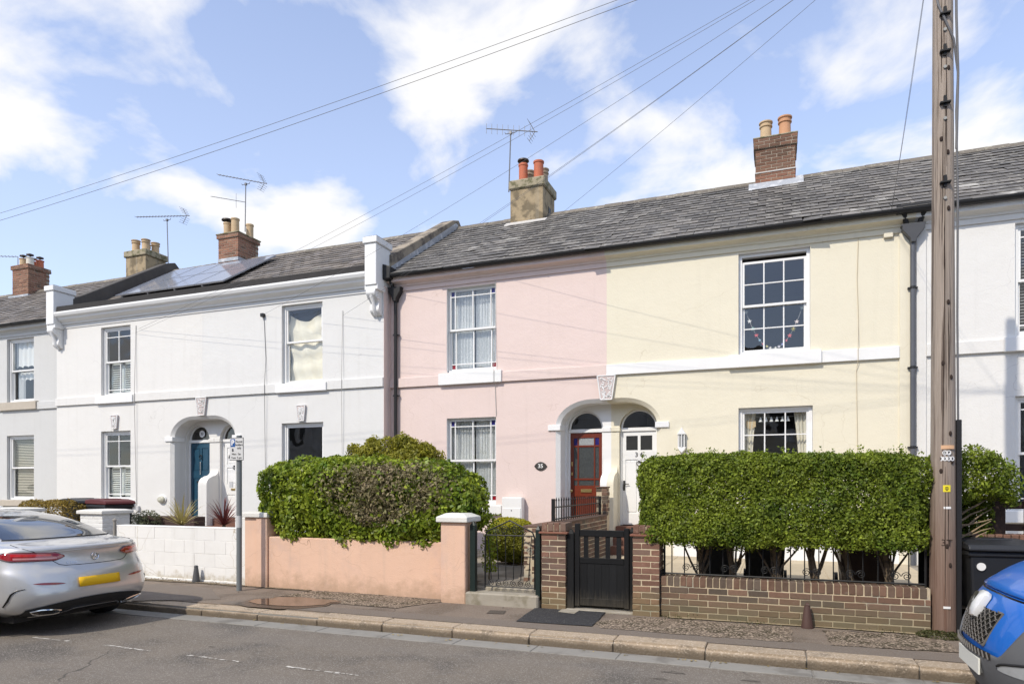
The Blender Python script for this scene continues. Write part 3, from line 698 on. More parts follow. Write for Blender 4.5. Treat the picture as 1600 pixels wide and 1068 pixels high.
def window(h, a, b, c, d, style, inside=None, setback=.11, mid=.5):
    """sliding sash window in the opening a..b, c..d; returns the frame object"""
    h.holes.append((a, b, c, d))
    Y = h.Y + setback; fw = .014 if style == 'stained' else .055
    a += .004; b -= .004; c += .004; d -= .004
    fr = MB().box(a, a+fw, Y-.03, Y+.09, c, d).box(b-fw, b, Y-.03, Y+.09, c, d).box(a+fw, b-fw, Y-.03, Y+.09, d-fw, d).box(a+fw, b-fw, Y-.045, Y+.09, c, c+.045)
    w = h.part('window', fr, UPVC)
    ai, bi, ci, di = a+fw, b-fw, c+.045, d-fw
    zm = ci + (di-ci)*mid
    st = .042
    def sash(z0, z1, y, vbars, hbars, drop=0.0):
        t = MB().box(ai, ai+st, y, y+.04, z0, z1).box(bi-st, bi, y, y+.04, z0, z1).box(ai+st, bi-st, y, y+.04, z1-st, z1).box(ai+st, bi-st, y, y+.04, z0, z0+st)
        o = t.build('sash', UPVC, w)
        xa, xb, za, zb_ = ai+st, bi-st, z0+st, z1-st
        bw = .011
        xs = [xa] + [xa + (xb-xa)*t_ for t_ in vbars] + [xb]; zs = [za] + [za + (zb_-za)*t_ for t_ in hbars] + [zb_]
        for q in xs[1:-1]: strip_box(w, 'glazing_bar', UPVC, q-bw, q+bw, y-.004, y+.03, za, zb_)
        for q in zs[1:-1]: strip_box(w, 'glazing_bar', UPVC, xa, xb, y-.002, y+.028, q-bw*.9, q+bw*.9)
        for i in range(len(xs)-1):
            for j in range(len(zs)-1):
                m = GLASS
                if style == 'stained' and i in (0, len(xs)-2) and (j == len(zs)-2 if hbars[-1] > .5 else j == 0):
                    m = mat('blue_stained_glass', (0.02, 0.018, 0.14), 0.12, 0) if hbars[-1] > .5 else mat('red_stained_glass', (0.22, 0.012, 0.02), 0.12, 0)
                e = .002
                MB().quad((xs[i]+e, y+.016, zs[j]+e), (xs[i+1]-e, y+.016, zs[j]+e), (xs[i+1]-e, y+.016, zs[j+1]-e), (xs[i]+e, y+.016, zs[j+1]-e)).build('pane', m, w, recalc=False)
        return o
    yu, yl = Y-.01, Y+.035
    if style == 'stained':
        sash(zm-.02, di, yu, [.095, .5, .905], [.86]); sash(ci, zm+.02, yl, [.095, .5, .905], [.125])
    elif style == 'georgian':
        sash(zm-.02, di, yu, [.333, .667], [.5]); sash(ci, zm+.02, yl, [.333, .667], [.5])
    elif style == 'georgian_open':
        sash(zm-.10, di-.085, yu, [.333, .667], [.5]); sash(ci, zm+.0-.06, yl, [.333, .667], [.5])
    elif style == 'margin':
        sash(zm-.02, di, yu, [.5], [.80]); sash(ci, zm+.02, yl, [.5], [.10])
    elif style == 'plain':
        sash(zm-.02, di, yu, [], []); sash(ci, zm+.02, yl, [], [])
    elif style == 'single':
        sash(ci, di, yu, [], [])
    elif style == 'sidelight':
        sash(zm-.02, di, yu, [.30, .70], [.86]); sash(ci, zm+.02, yl, [.30, .70], [.12])
    yi = Y+.13
    if inside == 'net':
        def cloth(x0, x1, z0, z1, name):
            nx, nz_ = 60, 12
            vs_ = [(x0 + (x1-x0)*i/nx, yi + .018*math.sin(i*1.55 + .5*math.sin(j*.5)) + .008*math.sin(i*.7), z0 + (z1-z0)*j/nz_) for j in range(nz_+1) for i in range(nx+1)]
            MB().add(vs_, [(j*(nx+1)+i, j*(nx+1)+i+1, (j+1)*(nx+1)+i+1, (j+1)*(nx+1)+i) for j in range(nz_) for i in range(nx)]).build(name, NET, w, smooth=True, recalc=False)
        cloth(ai, (ai+bi)/2-.012, ci, di, 'net_curtain'); cloth((ai+bi)/2+.012, bi, ci, di, 'net_curtain')
    elif inside == 'shutter':
        sm = mat('white_shutter', (0.62, 0.65, 0.62), 0.5, 0.02)
        zt_ = zm - .01
        n = 2
        for k in range(n):
            x0 = ai + (bi-ai)*k/n + .006; x1 = ai + (bi-ai)*(k+1)/n - .006
            f = MB().box(x0, x0+.05, yi, yi+.03, ci, zt_).box(x1-.05, x1, yi, yi+.03, ci, zt_).box(x0, x1, yi, yi+.03, zt_-.06, zt_).box(x0, x1, yi, yi+.03, ci, ci+.08).build('shutter', sm, w)
            m = MB(); q = ci + .1
            while q < zt_-.07:
                m.obox(((x0+x1)/2, yi+.015, q), ((x1-x0)/2-.05, 0, 0), (0, .026, .020), (0, -.003, .004)); q += .058
            m.build('shutter_louvres', sm, w, kind='stuff')
    elif inside == 'blind':
        m = MB(); q = ci + .02
        while q < di - .02:
            m.obox(((ai+bi)/2, yi, q), ((bi-ai)/2, 0, 0), (0, .020, .012), (0, -.001, .0015)); q += .047
        m.build('blind_slats', mat('cream_blind', (0.60, 0.57, 0.48), 0.6, 0.03), w, kind='stuff')
    elif inside == 'curtains':
        for sgn, x0 in ((1, ai), (-1, bi)):
            nx, nz_ = 16, 10; vs_ = []
            for j in range(nz_+1):
                wd_ = .13 + .07*(j/nz_)**2 if sgn > 0 else .12 + .09*(j/nz_)**2
                for i in range(nx+1): vs_.append((x0 + sgn*wd_*i/nx*1.2, yi + .02*math.sin(i*1.4), ci + (di-ci)*j/nz_))
            MB().add(vs_, [(j*(nx+1)+i, j*(nx+1)+i+1, (j+1)*(nx+1)+i+1, (j+1)*(nx+1)+i) for j in range(nz_) for i in range(nx)]).build('curtain', CURTAIN, w, smooth=True, recalc=False)
    elif inside == 'sheet':
        nx, nz_ = 30, 24; vs_ = []
        for j in range(nz_+1):
            for i in range(nx+1):
                x_ = ai + (bi-ai)*i/nx; z_ = ci + (di-ci)*j/nz_*(.93 - .10*abs(math.sin(i/nx*3.6)))
                vs_.append((x_, yi + .03*math.sin(i*.55 + .25*j) + .02*math.sin(j*.9), z_))
        MB().add(vs_, [(j*(nx+1)+i, j*(nx+1)+i+1, (j+1)*(nx+1)+i+1, (j+1)*(nx+1)+i) for j in range(nz_) for i in range(nx)]).build('curtain', mat('pale_sheet', (0.78, 0.72, 0.58), 0.9, 0.03), w, smooth=True, recalc=False)
    elif inside == 'valance':
        for z0, z1, x0, x1 in ((di-.75, di, ai, bi), (zm-.28, zm-.02, ai+.08, bi), (ci, zm-.1, ai+.05, ai+.32)):
            nx = 30
            vs_ = [(x0 + (x1-x0)*i/nx, yi+.02*math.sin(i*1.1)+.03*(z0 < zm), (z1 if j else z0 + .05*abs(math.sin(i*.42)))) for j in (0, 1) for i in range(nx+1)]
            MB().add(vs_, [(i, i+1, nx+2+i, nx+1+i) for i in range(nx)]).build('curtain', mat('white_curtain', (0.70, 0.70, 0.68), 0.9, 0.05), w, smooth=True, recalc=False)
    elif inside == 'darkblind':
        m = MB(); q = ci + .02
        while q < di - .02:
            m.obox(((ai+bi)/2, yi, q), ((bi-ai)/2, 0, 0), (0, .020, .012), (0, -.001, .0015)); q += .05
        m.build('blind_slats', mat('grey_blind', (0.33, 0.33, 0.33), 0.6, 0.03), w, kind='stuff')
    return w, (ai, bi, ci, di, Y)

def gutter(h, x0, x1, y, z, m=None, r=.06):
    pr = [(y + r*math.cos(math.pi + math.pi*k/10), z + r*1.05*math.sin(math.pi + math.pi*k/10)) for k in range(11)] + [(y + r*.86*math.cos(-math.pi*k/10), z + r*.86*math.sin(-math.pi*k/10)) for k in range(11)]
    g_ = h.part('gutter', MB().prism(pr, 'x', x0, x1), m or BLACKPL)
    x = x0 + .6
    while x < x1:
        MB().prism([(y + (r+.008)*math.cos(math.pi + math.pi*k/8), z + .004 + (r+.01)*math.sin(math.pi + math.pi*k/8)) for k in range(9)], 'x', x-.02, x+.02).build('gutter_bracket', m or BLACKPL, g_); x += .98
    return g_

def keystone(h, cx, z0, z1, w0, w1, Y, m, cut=None):
    """tapered keystone with a vermiculated face; cut keeps only one side of the boundary"""
    def xr(z): t = (z-z0)/(z1-z0); return (w0 + (w1-w0)*t)/2
    l = [(cx-xr(z0), z0), (cx+xr(z0), z0), (cx+xr(z1), z1), (cx-xr(z1), z1)]
    if cut == 'R': l = [(cx, z0), (cx+xr(z0), z0), (cx+xr(z1), z1), (cx, z1)]
    if cut == 'L': l = [(cx-xr(z0), z0), (cx, z0), (cx, z1), (cx-xr(z1), z1)]
    k = h.part('keystone', MB().prism(l, 'y', Y-.05, Y+.01), mat('keystone_ground', (0.52, 0.44, 0.42), 0.9, 0.1, 20))  # darker ground: grime in the carving plus shade between ridges put into the colour
    # worm-like ridges standing on the face
    rr = random.Random(int(cx*77)); md = MB()
    for i in range(110):
        z = rr.uniform(z0+.04, z1-.04); q = xr(z)-.035
        x_ = cx + rr.uniform(-q, q)
        if cut == 'R' and x_ < cx+.03 or cut == 'L' and x_ > cx-.03: continue
        a = rr.uniform(0, 6.28); pts = []
        for t in range(5):
            pts.append((x_, Y-.052, z)); a += rr.uniform(-.9, .9); x_ += .014*math.cos(a); z += .014*math.sin(a)
        if all(abs(p[0]-cx) < xr(p[2])-.02 and z0+.02 < p[2] < z1-.02 for p in pts): md.tube(pts, .0095, 5)
    for q in range(4):
        if cut == 'R' and q == 3 or cut == 'L' and q == 1: continue
        a_, b_q = l[q], l[(q+1) % 4]; md.tube([(a_[0], Y-.05, a_[1]), (b_q[0], Y-.05, b_q[1])], .014, 5)
    if md.v: md.build('carved_relief', m, k, kind='stuff')
    return k

def pot(parent, x, y, z, m, h=.42, r=.105, style=0):
    if style == 0: pr = [(r*1.05, 0), (r, .03), (r*.93, h*.72), (r*1.12, h*.75), (r*1.12, h*.80), (r*.98, h*.82), (r*1.0, h*.92), (r*1.18, h*.94), (r*1.18, h), (r*.85, h), (r*.8, h*.8)]
    elif style == 1: pr = [(r*1.1, 0), (r*1.05, h*.9), (r*1.2, h*.92), (r*1.2, h), (r*.9, h), (r*.88, h*.8)]
    else: pr = [(r*.98, 0), (r*.98, h*.86), (r*1.08, h*.88), (r*1.12, h*.95), (r*1.02, h), (r*.85, h), (r*.8, h*.8)]
    return MB().lathe(x, y, pr, 20, z).build('chimney_pot', m, parent, smooth=True)
def cowl(parent, x, y, z, r=.13):
    return MB().lathe(x, y, [(.02, 0), (.02, .10), (r, .10), (r*.95, .135), (.03, .165)], 16, z).build('cowl', mat('dark_metal_cowl', (0.07, 0.06, 0.055), 0.5, 0.2, 20, metal=0.5), parent, smooth=True)

def brick_chimney(h, x0, x1, y0, y1, z0, z1, m, corbel=2, band=None, bm2=None, zs=None):
    zc = z1 - corbel*.075
    c = h.part('chimney', MB().box(x0+.006, x1-.006, y0+.006, y1-.006, z0, zc).box(x0-.034, x1+.034, y0-.034, y1+.034, zc, z1-.005), MORT_CH)
    n = int((zc - z0)/.075 + .5); z = zc
    for k in range(n):
        z -= .075
        mm = bm2 if (bm2 and z < zs) else m
        if band and abs(z - band) < .04: continue
        ring(c, mm, x0, x1, y0, y1, z+.005, k % 2, 'frl')
    for k in range(corbel): ring(c, m, x0-.04, x1+.04, y0-.04, y1+.04, zc + k*.075+.005, (k+1) % 2, 'frl')
    return c
# ------------------------------------------------------------------ the terrace, left to right
B = [-29.2, -23.85, -18.42, -13.22, -8.03, -3.104, 2.22, 7.5]
WZ_U0, WZ_U1, WZ_D0, WZ_D1 = 4.035, 5.87, 1.20, 3.055
def eaves(h, frm, gx0=None, gx1=None):
    Y = h.Y; x0, x1 = h.X0, h.X1
    h.part('fascia', MB().prism([(Y, 6.02), (Y-.05, 6.02), (Y-.06, 6.06), (Y-.13, 6.09), (Y-.19, 6.10), (Y-.195, 6.19), (Y, 6.19)], 'x', x0, x1), frm)
    h.part('frieze', MB().box(x0, x1, Y-.028, Y+.01, 5.925, 6.02), frm)
    gutter(h, gx0 if gx0 is not None else x0, gx1 if gx1 is not None else x1, Y-.265, 6.235)
def panelled(h, m, label, panels, extra):
    """front door slab with its pieces in door coordinates (u across from the left seen from the street, z up)"""
    a0, a1, z0, z1, y = h.door_box
    xa, xb = sorted((h.sx(a0), h.sx(a1))); xa += .047; xb -= .047; z1 -= .004; z0 += .012
    holes = [(xa + (xb-xa)*u0, xa + (xb-xa)*u1, z0 + (z1-z0)*v0, z0 + (z1-z0)*v1) for u0, u1, v0, v1, k in panels]
    loops = [[(xa, z0), (xb, z0), (xb, z1), (xa, z1)]] + [[(p, r), (q, r), (q, t), (p, t)] for p, q, r, t in holes]
    mb = MB().fillpoly(loops, lambda a, b: (a, y, b))
    for p, q, r, t in holes:
        d = .018
        mb.quad((p,y,r),(p,y+d,r),(p,y+d,t),(p,y,t)); mb.quad((q,y,r),(q,y+d,r),(q,y+d,t),(q,y,t)); mb.quad((p,y,t),(q,y,t),(q,y+d,t),(p,y+d,t)); mb.quad((p,y,r),(q,y,r),(q,y+d,r),(p,y+d,r))
    dr = h.part('door', mb, m, recalc=False)
    if label: dr['label'] = label
    for (p, q, r, t), pn in zip(holes, panels):
        k = pn[4]
        if k == 'panel':
            MB().quad((p, y+.016, r), (q, y+.016, r), (q, y+.016, t), (p, y+.016, t)).build('door_panel', m, dr, recalc=False)
            e = .03
            MB().box(p+e, q-e, y+.004, y+.02, r+e, t-e, .006).build('door_panel', m, dr)
        else: MB().quad((p, y+.014, r), (q, y+.014, r), (q, y+.014, t), (p, y+.014, t)).build('pane', k, dr, recalc=False)
    W, Hh = xb-xa, z1-z0
    for nm, kind, u, v, su, sv, mm in extra:
        x, z = xa + W*u, z0 + Hh*v
        if kind == 'box': MB().box(x-su/2, x+su/2, y-.018, y+.004, z-sv/2, z+sv/2, .004).build(nm, mm, dr)
        elif kind == 'knob': MB().tube([(x, y, z), (x, y-.03, z), (x, y-.035, z), (x, y-.065, z), (x, y-.07, z)], [.014, .012, .03, .028, .01], 12).build(nm, mm, dr, smooth=True)
        elif kind == 'ring': MB().tube([(x + su*math.cos(t), y-.02, z + su*math.sin(t)) for t in [2*math.pi*k/16 for k in range(17)]], .008, 6).tube([(x, y+.0, z+su), (x, y-.03, z+su)], .016, 8).build(nm, mm, dr, smooth=True)
        elif kind == 'bar': MB().tube([(x, y-.03, z-sv/2), (x, y-.03, z+sv/2)], .010, 8).box(x-.014, x+.014, y-.03, y, z+sv/2-.02, z+sv/2+.01).box(x-.014, x+.014, y-.03, y, z-sv/2-.01, z-sv/2+.02).build(nm, mm, dr)
        elif kind == 'lever': MB().box(x-.02, x+.02, y-.01, y+.002, z-.10, z+.10).tube([(x, y-.03, z+.03), (x+.10, y-.035, z+.03)], .009, 8).build(nm, mm, dr)
    return dr, (xa, xb, z0, z1, y)

# --- house beyond the frame at the far left: its roof and chimney show
h31 = House('grey fronted terraced house at far left whose three-potted red brick chimney shows over the roof', B[0], B[1], YH, W_GREY, TRIM, 6.17)
window(h31, -25.4, -24.3, WZ_U0, WZ_U1, 'plain'); h31.facade(); h31.shell(8.5, 16.62, SLATE_L); eaves(h31, W_GREY)
h31.roof(YH-.27, 6.245, Y_RIDGE, Z_RIDGE, SLATE_L, single=False)
ch = brick_chimney(h31, -25.35, -24.52, 16.28, 17.04, 8.0, 9.42, BRICK_OR)
for x_, y_, m_, s_ in ((-25.1, 16.5, POT_BUFF, 1), (-24.75, 16.5, mat('whitewashed_pot', (0.6, 0.57, 0.5), 0.8), 1), (-24.75, 16.85, POT_RED, 1), (-25.1, 16.85, POT_RED, 1)):
    pot(ch, x_, y_, 9.415, m_, .30, .11, s_); cowl(ch, x_, y_, 9.70, .12)
MB().box(-25.45, -24.42, 16.2, 17.1, 7.95, 8.33).build('flashing', LEAD, ch)

# --- grey house 32
h32 = House('pale grey terraced house at left edge with white sash windows and slatted blind below', B[1], B[2], YH, W_GREY, TRIM, 6.17)
window(h32, -20.95, -19.79, WZ_U0, WZ_U1, 'plain', 'valance'); window(h32, -20.95, -19.79, WZ_D0, WZ_D1, 'plain', 'blind')
h32.facade(); h32.shell(8.5, 16.62, SLATE_L); eaves(h32, W_GREY); h32.string(W_GREY)
BUFFST = mat('bare_stone_sill', (0.46, 0.41, 0.34), 0.9, 0.12, 8)
h32.sill(-21.15, -19.6, 3.79, 4.03, m=BUFFST); h32.sill(-21.15, -19.6, 1.02, 1.195, m=BUFFST)
h32.roof(YH-.27, 6.245, Y_RIDGE, Z_RIDGE, SLATE_L, single=False)
x0, x1, y0, y1, zt_ = -19.74, -18.86, 16.22, 17.0, 9.22
ch = h32.part('chimney', MB().box(x0, x1, y0, y1, 8.0, zt_-.2, .01), RENDER_CH)
MB().box(x0-.05, x1+.05, y0-.05, y1+.05, zt_-.2, zt_, .02).build('chimney_cap', CAP_CH, ch)
for x_, y_, q in ((-19.5, 16.4, 0), (-19.12, 16.45, 0), (-19.1, 16.8, 0), (-19.5, 16.8, 0)): pot(ch, x_, y_, zt_-.01, POT_BUFF if q == 0 else POT_GREY, .40, .12, 0)
MB().box(x0-.08, x1+.08, y0-.08, y1+.06, 7.95, 8.25).build('flashing', LEAD, ch)

# --- white pair 33 and 34
def cornice(h, x0, x1):
    Y = h.Y
    h.part('cornice', MB().prism([(Y, 5.985), (Y-.06, 5.985), (Y-.075, 6.03), (Y-.19, 6.085), (Y-.205, 6.13), (Y-.27, 6.165), (Y-.30, 6.225), (Y-.30, 6.27), (Y, 6.27)], 'x', x0, x1), TRIM)
    h.part('frieze', MB().box(x0, x1, Y-.022, Y+.01, 5.885, 5.985), h.wall)
    h.part('parapet_felt', MB().prism([(Y-.24, 6.272), (Y-.22, 6.44), (Y+.10, 6.46), (Y+.4, 6.42), (Y+.4, 6.272)], 'x', x0, x1), UNDER, bevel=.01)
def corner_block(h, x0, x1):
    Y = h.Y
    b = h.part('parapet_block', MB().box(x0, x1, Y-.30, Y+.30, 5.96, 6.86, .008), TRIM)
    MB().box(x0-.035, x1+.035, Y-.335, Y+.33, 6.86, 7.0, .012).build('block_cap', TRIM, b)
    MB().box(x0-.02, x1+.02, Y-.31, Y+.31, 7.0, 7.012).build('cap_felt', UNDER, b)
    MB().box(x0-.02, x1+.02, Y-.27, Y+.05, 5.86, 5.965, .006).build('block_moulding', TRIM, b)
    # scrolled bracket under the block
    pr = []
    for k in range(25):
        t = k/24
        dpt = .26*(1-t)**.8 + .045*math.sin(t*9.4) + .03
        pr.append((Y - dpt, 5.86 - .52*t))
    pr += [(Y, 5.34), (Y, 5.86)]
    c = (x0+x1)/2
    br = h.part('scroll_bracket', MB().prism(pr, 'x', x0+.03, x1-.03), TRIM, bevel=.012)
    for s_ in (-1, 1):
        pts = [(c + s_*(.115), Y-.17 + .09*(1-k/20)*math.cos(k*.55), 5.73 + .09*(1-k/20)*math.sin(k*.55)) for k in range(20)]
        MB().tube(pts, .014, 6).build('scroll_relief', TRIM, br, smooth=True)
    MB().tube([(c, Y-.27, 5.84), (c, Y-.24, 5.72), (c, Y-.17, 5.6), (c, Y-.15, 5.5), (c, Y-.10, 5.38), (c, Y-.05, 5.31)], [.03, .05, .035, .05, .04, .01], 8).build('scroll_leaf', TRIM, br, smooth=True)
def fire_parapet(h, x0, x1, m, y0, z0, y1, z1, hh=.34):
    p = h.part('party_parapet', MB().prism([(y0, z0-.3), (y0, z0+hh), (y1-.25, z1+hh-.12), (y1+.1, z1+hh+.0), (y1+.35, z1+hh-.2), (y1+.35, z1-.3)], 'x', x0, x1), m, bevel=.02)
    return p

h33 = House('white terraced house with shuttered windows and blue front door', B[2], B[3], YW, W_WHITE, TRIM, 6.2, 'R'); h33.pmat = W_WHITE
for c_, d_ in ((3.975, 5.795), (1.21, 3.04)): window(h33, -16.72, -15.65, c_, d_, 'margin', 'shutter')
h33.facade(); h33.shell(8.5, 16.62, SLATE_L); h33.string(W_WHITE); cornice(h33, B[2]+.30, B[3])
h33.sill(-16.85, -15.5, 3.77, 3.97); h33.sill(-16.85, -15.5, 1.07, 1.205)
h33.roof(13.3, 6.37, Y_RIDGE, Z_RIDGE, SLATE_L, single=False, x0=B[2]+.28)
corner_block(h33, B[2]+.0, B[2]+.29)
fire_parapet(h33, B[2]-.02, B[2]+.30, PARAPET_D, 13.25, 6.37, 16.6, 8.42, .40)
keystone(h33, -16.19, 3.10, 3.45, .16, .24, YW, TRIM); keystone(h33, B[3], 3.34, 3.775, .20, .33, YW, TRIM, 'L')
MB().box(B[2]+.02, B[3]-1.1, YW-.014, YW+.01, -.1, .80).build('plinth', mat('grey_plinth_paint', (0.27, 0.27, 0.265), 0.85, 0.1, 4), h33.root)
BLUE = mat('teal_blue_door_paint', (0.012, 0.060, 0.105), 0.35, 0.06, 6, spec=0.5)
d33, dd = panelled(h33, BLUE, None, [(.12, .46, .62, .93, 'panel'), (.54, .88, .62, .93, 'panel'), (.12, .46, .10, .52, 'panel'), (.54, .88, .10, .52, 'panel')],
    [('knocker', 'ring', .5, .81, .045, 0, IRON), ('pull_handle', 'bar', .5, .66, 0, .30, CHROME), ('door_knob', 'knob', .42, .47, 0, 0, IRON)])
MB().lathe(0, 0, [(.09, 0), (.09, .01)], 24).build('number_roundel', UPVC, h33.root).data.transform(Matrix.Translation((dd[0]+(dd[1]-dd[0])*.56, dd[4]+.0, 2.93)) @ Matrix.Rotation(RAD(90), 4, 'X'))
text('33', .10, lambda x, y, z: (dd[0]+(dd[1]-dd[0])*.56+x, dd[4]-.013-z, 2.93+y), BLACKPL, 'house_number', h33.root)
x0, x1, y0, y1 = -15.84, -15.08, 16.2, 17.07
ch = brick_chimney(h33, x0, x1, y0, y1, 8.0, 9.26, BRICK_OR, 2)
MB().box(x0-.012, x1+.012, y0-.012, y1+.012, 8.40, 8.50).build('lead_band', LEAD, ch)
for x_, y_, hh, s_ in ((-15.7, 16.42, .42, 2), (-15.42, 16.45, .52, 1), (-15.22, 16.85, .46, 2)): pot(ch, x_, y_, 9.25, POT_BUFF, hh, .11, s_)
cowl(ch, -15.7, 16.42, 9.64, .17)
CAP_B = MB().box(x0-.06, x1+.06, y0-.06, y1+.06, 9.22, 9.262, .01).build('chimney_cap', CAP_CH, ch)

h34 = House('white terraced house with plain sash windows beside the pink house', B[3], B[4], YW, W_WHITE2, TRIM, 6.2, 'L'); h34.pmat = W_WHITE
window(h34, -10.80, -9.65, 3.975, 5.82, 'plain', 'sheet', mid=.54); window(h34, -10.80, -9.63, 1.21, 3.06, 'single')
h34.facade(); h34.shell(8.5, 16.62, SLATE_L); h34.string(W_WHITE2); cornice(h34, B[3], B[4]-.30)
h34.sill(-10.93, -9.5, 3.77, 3.97); h34.sill(-10.93, -9.5, 1.07, 1.205)
h34.roof(13.3, 6.37, Y_RIDGE, Z_RIDGE, SLATE_L, single=False, x1=B[4]-.30)
corner_block(h34, B[4]-.30, B[4]-.01)
fire_parapet(h34, B[4]-.30, B[4]+.06, PARAPET, 13.25, 6.40, 16.62, 8.42, .36)
keystone(h34, -10.22, 3.10, 3.46, .16, .24, YW, TRIM); keystone(h34, B[3], 3.34, 3.775, .20, .33, YW, W_WHITE2, 'R')
h34.part('return_wall', MB().box(B[4]-.004, B[4]+.004, YW-.001, YH+.2, -.2, 6.0), W_PINK)
panelled(h34, UPVC, None, [(.14, .86, .70, .93, 'panel'), (.14, .86, .44, .66, 'panel'), (.14, .86, .08, .30, 'panel')],
    [('letter_plate', 'box', .5, .37, .22, .05, BRASS), ('door_handle', 'lever', .84, .48, 0, 0, IRON), ('knocker', 'ring', .5, .66, .04, 0, IRON)])
a0, a1, z0_, z1_, yd = h34.door_box; xm = (h34.sx(a0)+h34.sx(a1))/2
MB().fillpoly([[(xm + .19*math.cos(math.pi*k/12), 2.28 + .17*math.sin(math.pi*k/12)) for k in range(13)]], lambda a, b: (a, yd-.004, b)).build('door_light', mat('dark_obscure_glass', (0.05, 0.05, 0.05), 0.15, 0.1), h34.root, recalc=False)
MB().tube([(xm + .20*math.cos(math.pi*k/12), yd-.008, 2.275 + .18*math.sin(math.pi*k/12)) for k in range(13)] + [(xm+.2, yd-.008, 2.275)], .012, 6).build('door_light_frame', UPVC, h34.root)

# --- pink house 35
h35 = House('pink rendered terraced house with red glazed front door and net curtains', B[4]+.0, B[5], YH, W_PINK, TRIM, 6.19, 'R', reveal=TRIM); h35.pmat = TRIM
window(h35, -6.637, -5.48, WZ_U0+.01, WZ_U1, 'stained', 'net'); window(h35, -6.637, -5.48, WZ_D0, WZ_D1, 'stained', 'net')
h35.facade(); h35.shell(8.5, 16.62, SLATE); eaves(h35, W_PINK, B[4]+.05); h35.string(W_PINK)
h35.sill(-6.80, -5.33, 3.775, 4.03, .09); h35.sill(-6.80, -5.33, 1.0, 1.195, .09)
h35.part('plinth', MB().box(B[4], -4.24, YH-.02, YH+.01, -.1, .62, .006), W_PINK)
rf35 = h35.roof(YH-.27, 6.245, Y_RIDGE, Z_RIDGE, SLATE, x0=B[4]+.06)
# lead soakers along the parapet
h35.part('flashing', MB().prism([(13.12, 6.28), (13.12, 6.42), (16.5, 8.62), (16.62, 8.62), (16.62, 8.5)], 'x', B[4]+.055, B[4]+.075), LEAD)
keystone(h35, B[5], 3.30, 3.775, .22, .36, YH, TRIM, 'L')
RED = mat('red_varnished_door', (0.145, 0.026, 0.011), 0.3, 0.14, 3, 0.0, spec=0.5, stretch=(8, 8, 1))
OBSC = mat('obscure_door_glass', (0.055, 0.06, 0.06), 0.12, 0.5, 35, 0.004, 60, spec=0.6)
TEXG = mat('patterned_glass', (0.30, 0.32, 0.33), 0.2, 0.5, 45, 0.004, 80)
BLG = mat('blue_stained_glass', (0.02, 0.018, 0.14), 0.12, 0)
panelled(h35, RED, None, [(.10, .22, .865, .945, BLG), (.26, .74, .865, .945, TEXG), (.78, .90, .865, .945, BLG), (.10, .22, .50, .845, OBSC), (.26, .74, .50, .845, OBSC), (.78, .90, .50, .845, OBSC),
    (.10, .22, .42, .48, OBSC), (.26, .74, .42, .48, OBSC), (.78, .90, .42, .48, OBSC), (.12, .46, .06, .30, 'panel'), (.54, .88, .06, .30, 'panel')],
    [('letter_plate', 'box', .5, .362, .23, .07, BRASS), ('door_knob', 'knob', .05, .36, 0, 0, BRASS), ('door_lock', 'box', .05, .55, .03, .06, BRASS), ('door_lock', 'box', .05, .66, .02, .09, BRASS)])
x0, x1, y0, y1, zt_ = -6.29, -5.41, 16.22, 17.18, 9.36
ch = h35.part('chimney', MB().box(x0, x1, y0, y1, 8.0, zt_-.22, .012), RENDER_CH)
MB().box(x0-.03, x1+.05, y0-.05, y1+.05, zt_-.24, zt_, .03).build('chimney_cap', CAP_CH, ch)
for x_, y_, m_, hh, s_ in ((-6.02, 16.45, POT_RED, .50, 2), (-5.62, 16.5, POT_RED, .52, 1), (-6.0, 16.9, POT_GREY, .5, 0), (-5.62, 16.92, POT_GREY, .5, 0)): pot(ch, x_, y_, zt_-.01, m_, hh, .115, s_)
cowl(ch, -6.02, 16.45, zt_+.46, .15)
MB().box(x1-.002, x1+.012, y0+.42, y0+.62, 8.55, 8.75).build('broken_vent', IRON, ch)
h35.part('flashing', MB().prism([(y0-.18, 7.99+.08), (y0-.18, 8.11+.08), (y0-.005, 8.30), (y0-.005, 8.0)], 'x', x0-.1, x1+.12), mat('pale_mortar_fillet', (0.50, 0.48, 0.45), 0.9, 0.15, 9))

# --- cream house 36
h36 = House('cream rendered terraced house with white door and six-over-six sash windows', B[5], B[6], YH, W_CREAM, TRIM, 6.19, 'L', reveal=TRIM); h36.pmat = W_CREAM
w36u, wb = window(h36, -.62, .60, WZ_U0-.01, WZ_U1+.02, 'georgian_open', None, mid=.53); w36d, wb2 = window(h36, -.62, .64, WZ_D0, WZ_D1-.02, 'georgian', 'curtains')
h36.facade(); h36.shell(8.5, 16.62, SLATE); eaves(h36, W_CREAM); h36.string(TRIM, x1=2.0)
h36.sill(-.80, .78, 3.775, 4.02, .09); h36.sill(-.80, .80, 1.0, 1.195, .09)
h36.part('pilaster', MB().box(2.0, B[6]-.06, YH-.035, YH+.01, -.2, 5.925, .006), W_CREAM)
rf36 = h36.roof(YH-.27, 6.245, Y_RIDGE, Z_RIDGE, SLATE)
keystone(h36, B[5], 3.30, 3.775, .22, .36, YH, TRIM, 'R')
h36.part('plinth', MB().box(B[5]+1.3, 2.0, YH-.02, YH+.01, -.1, .58, .006), TRIM)
panelled(h36, UPVC, None, [(.11, .46, .80, .955, mat('dark_door_glass', (0.035, 0.035, 0.035), 0.08, 0)), (.54, .89, .80, .955, MATS['dark_door_glass']), (.09, .46, .12, .70, 'panel'), (.54, .91, .12, .70, 'panel')],
    [('knocker', 'ring', .5, .655, .045, 0, IRON), ('door_handle', 'lever', .05, .42, 0, 0, IRON)])
a0, a1, z0_, z1_, yd = h36.door_box; xm = (h36.sx(a0)+h36.sx(a1))/2
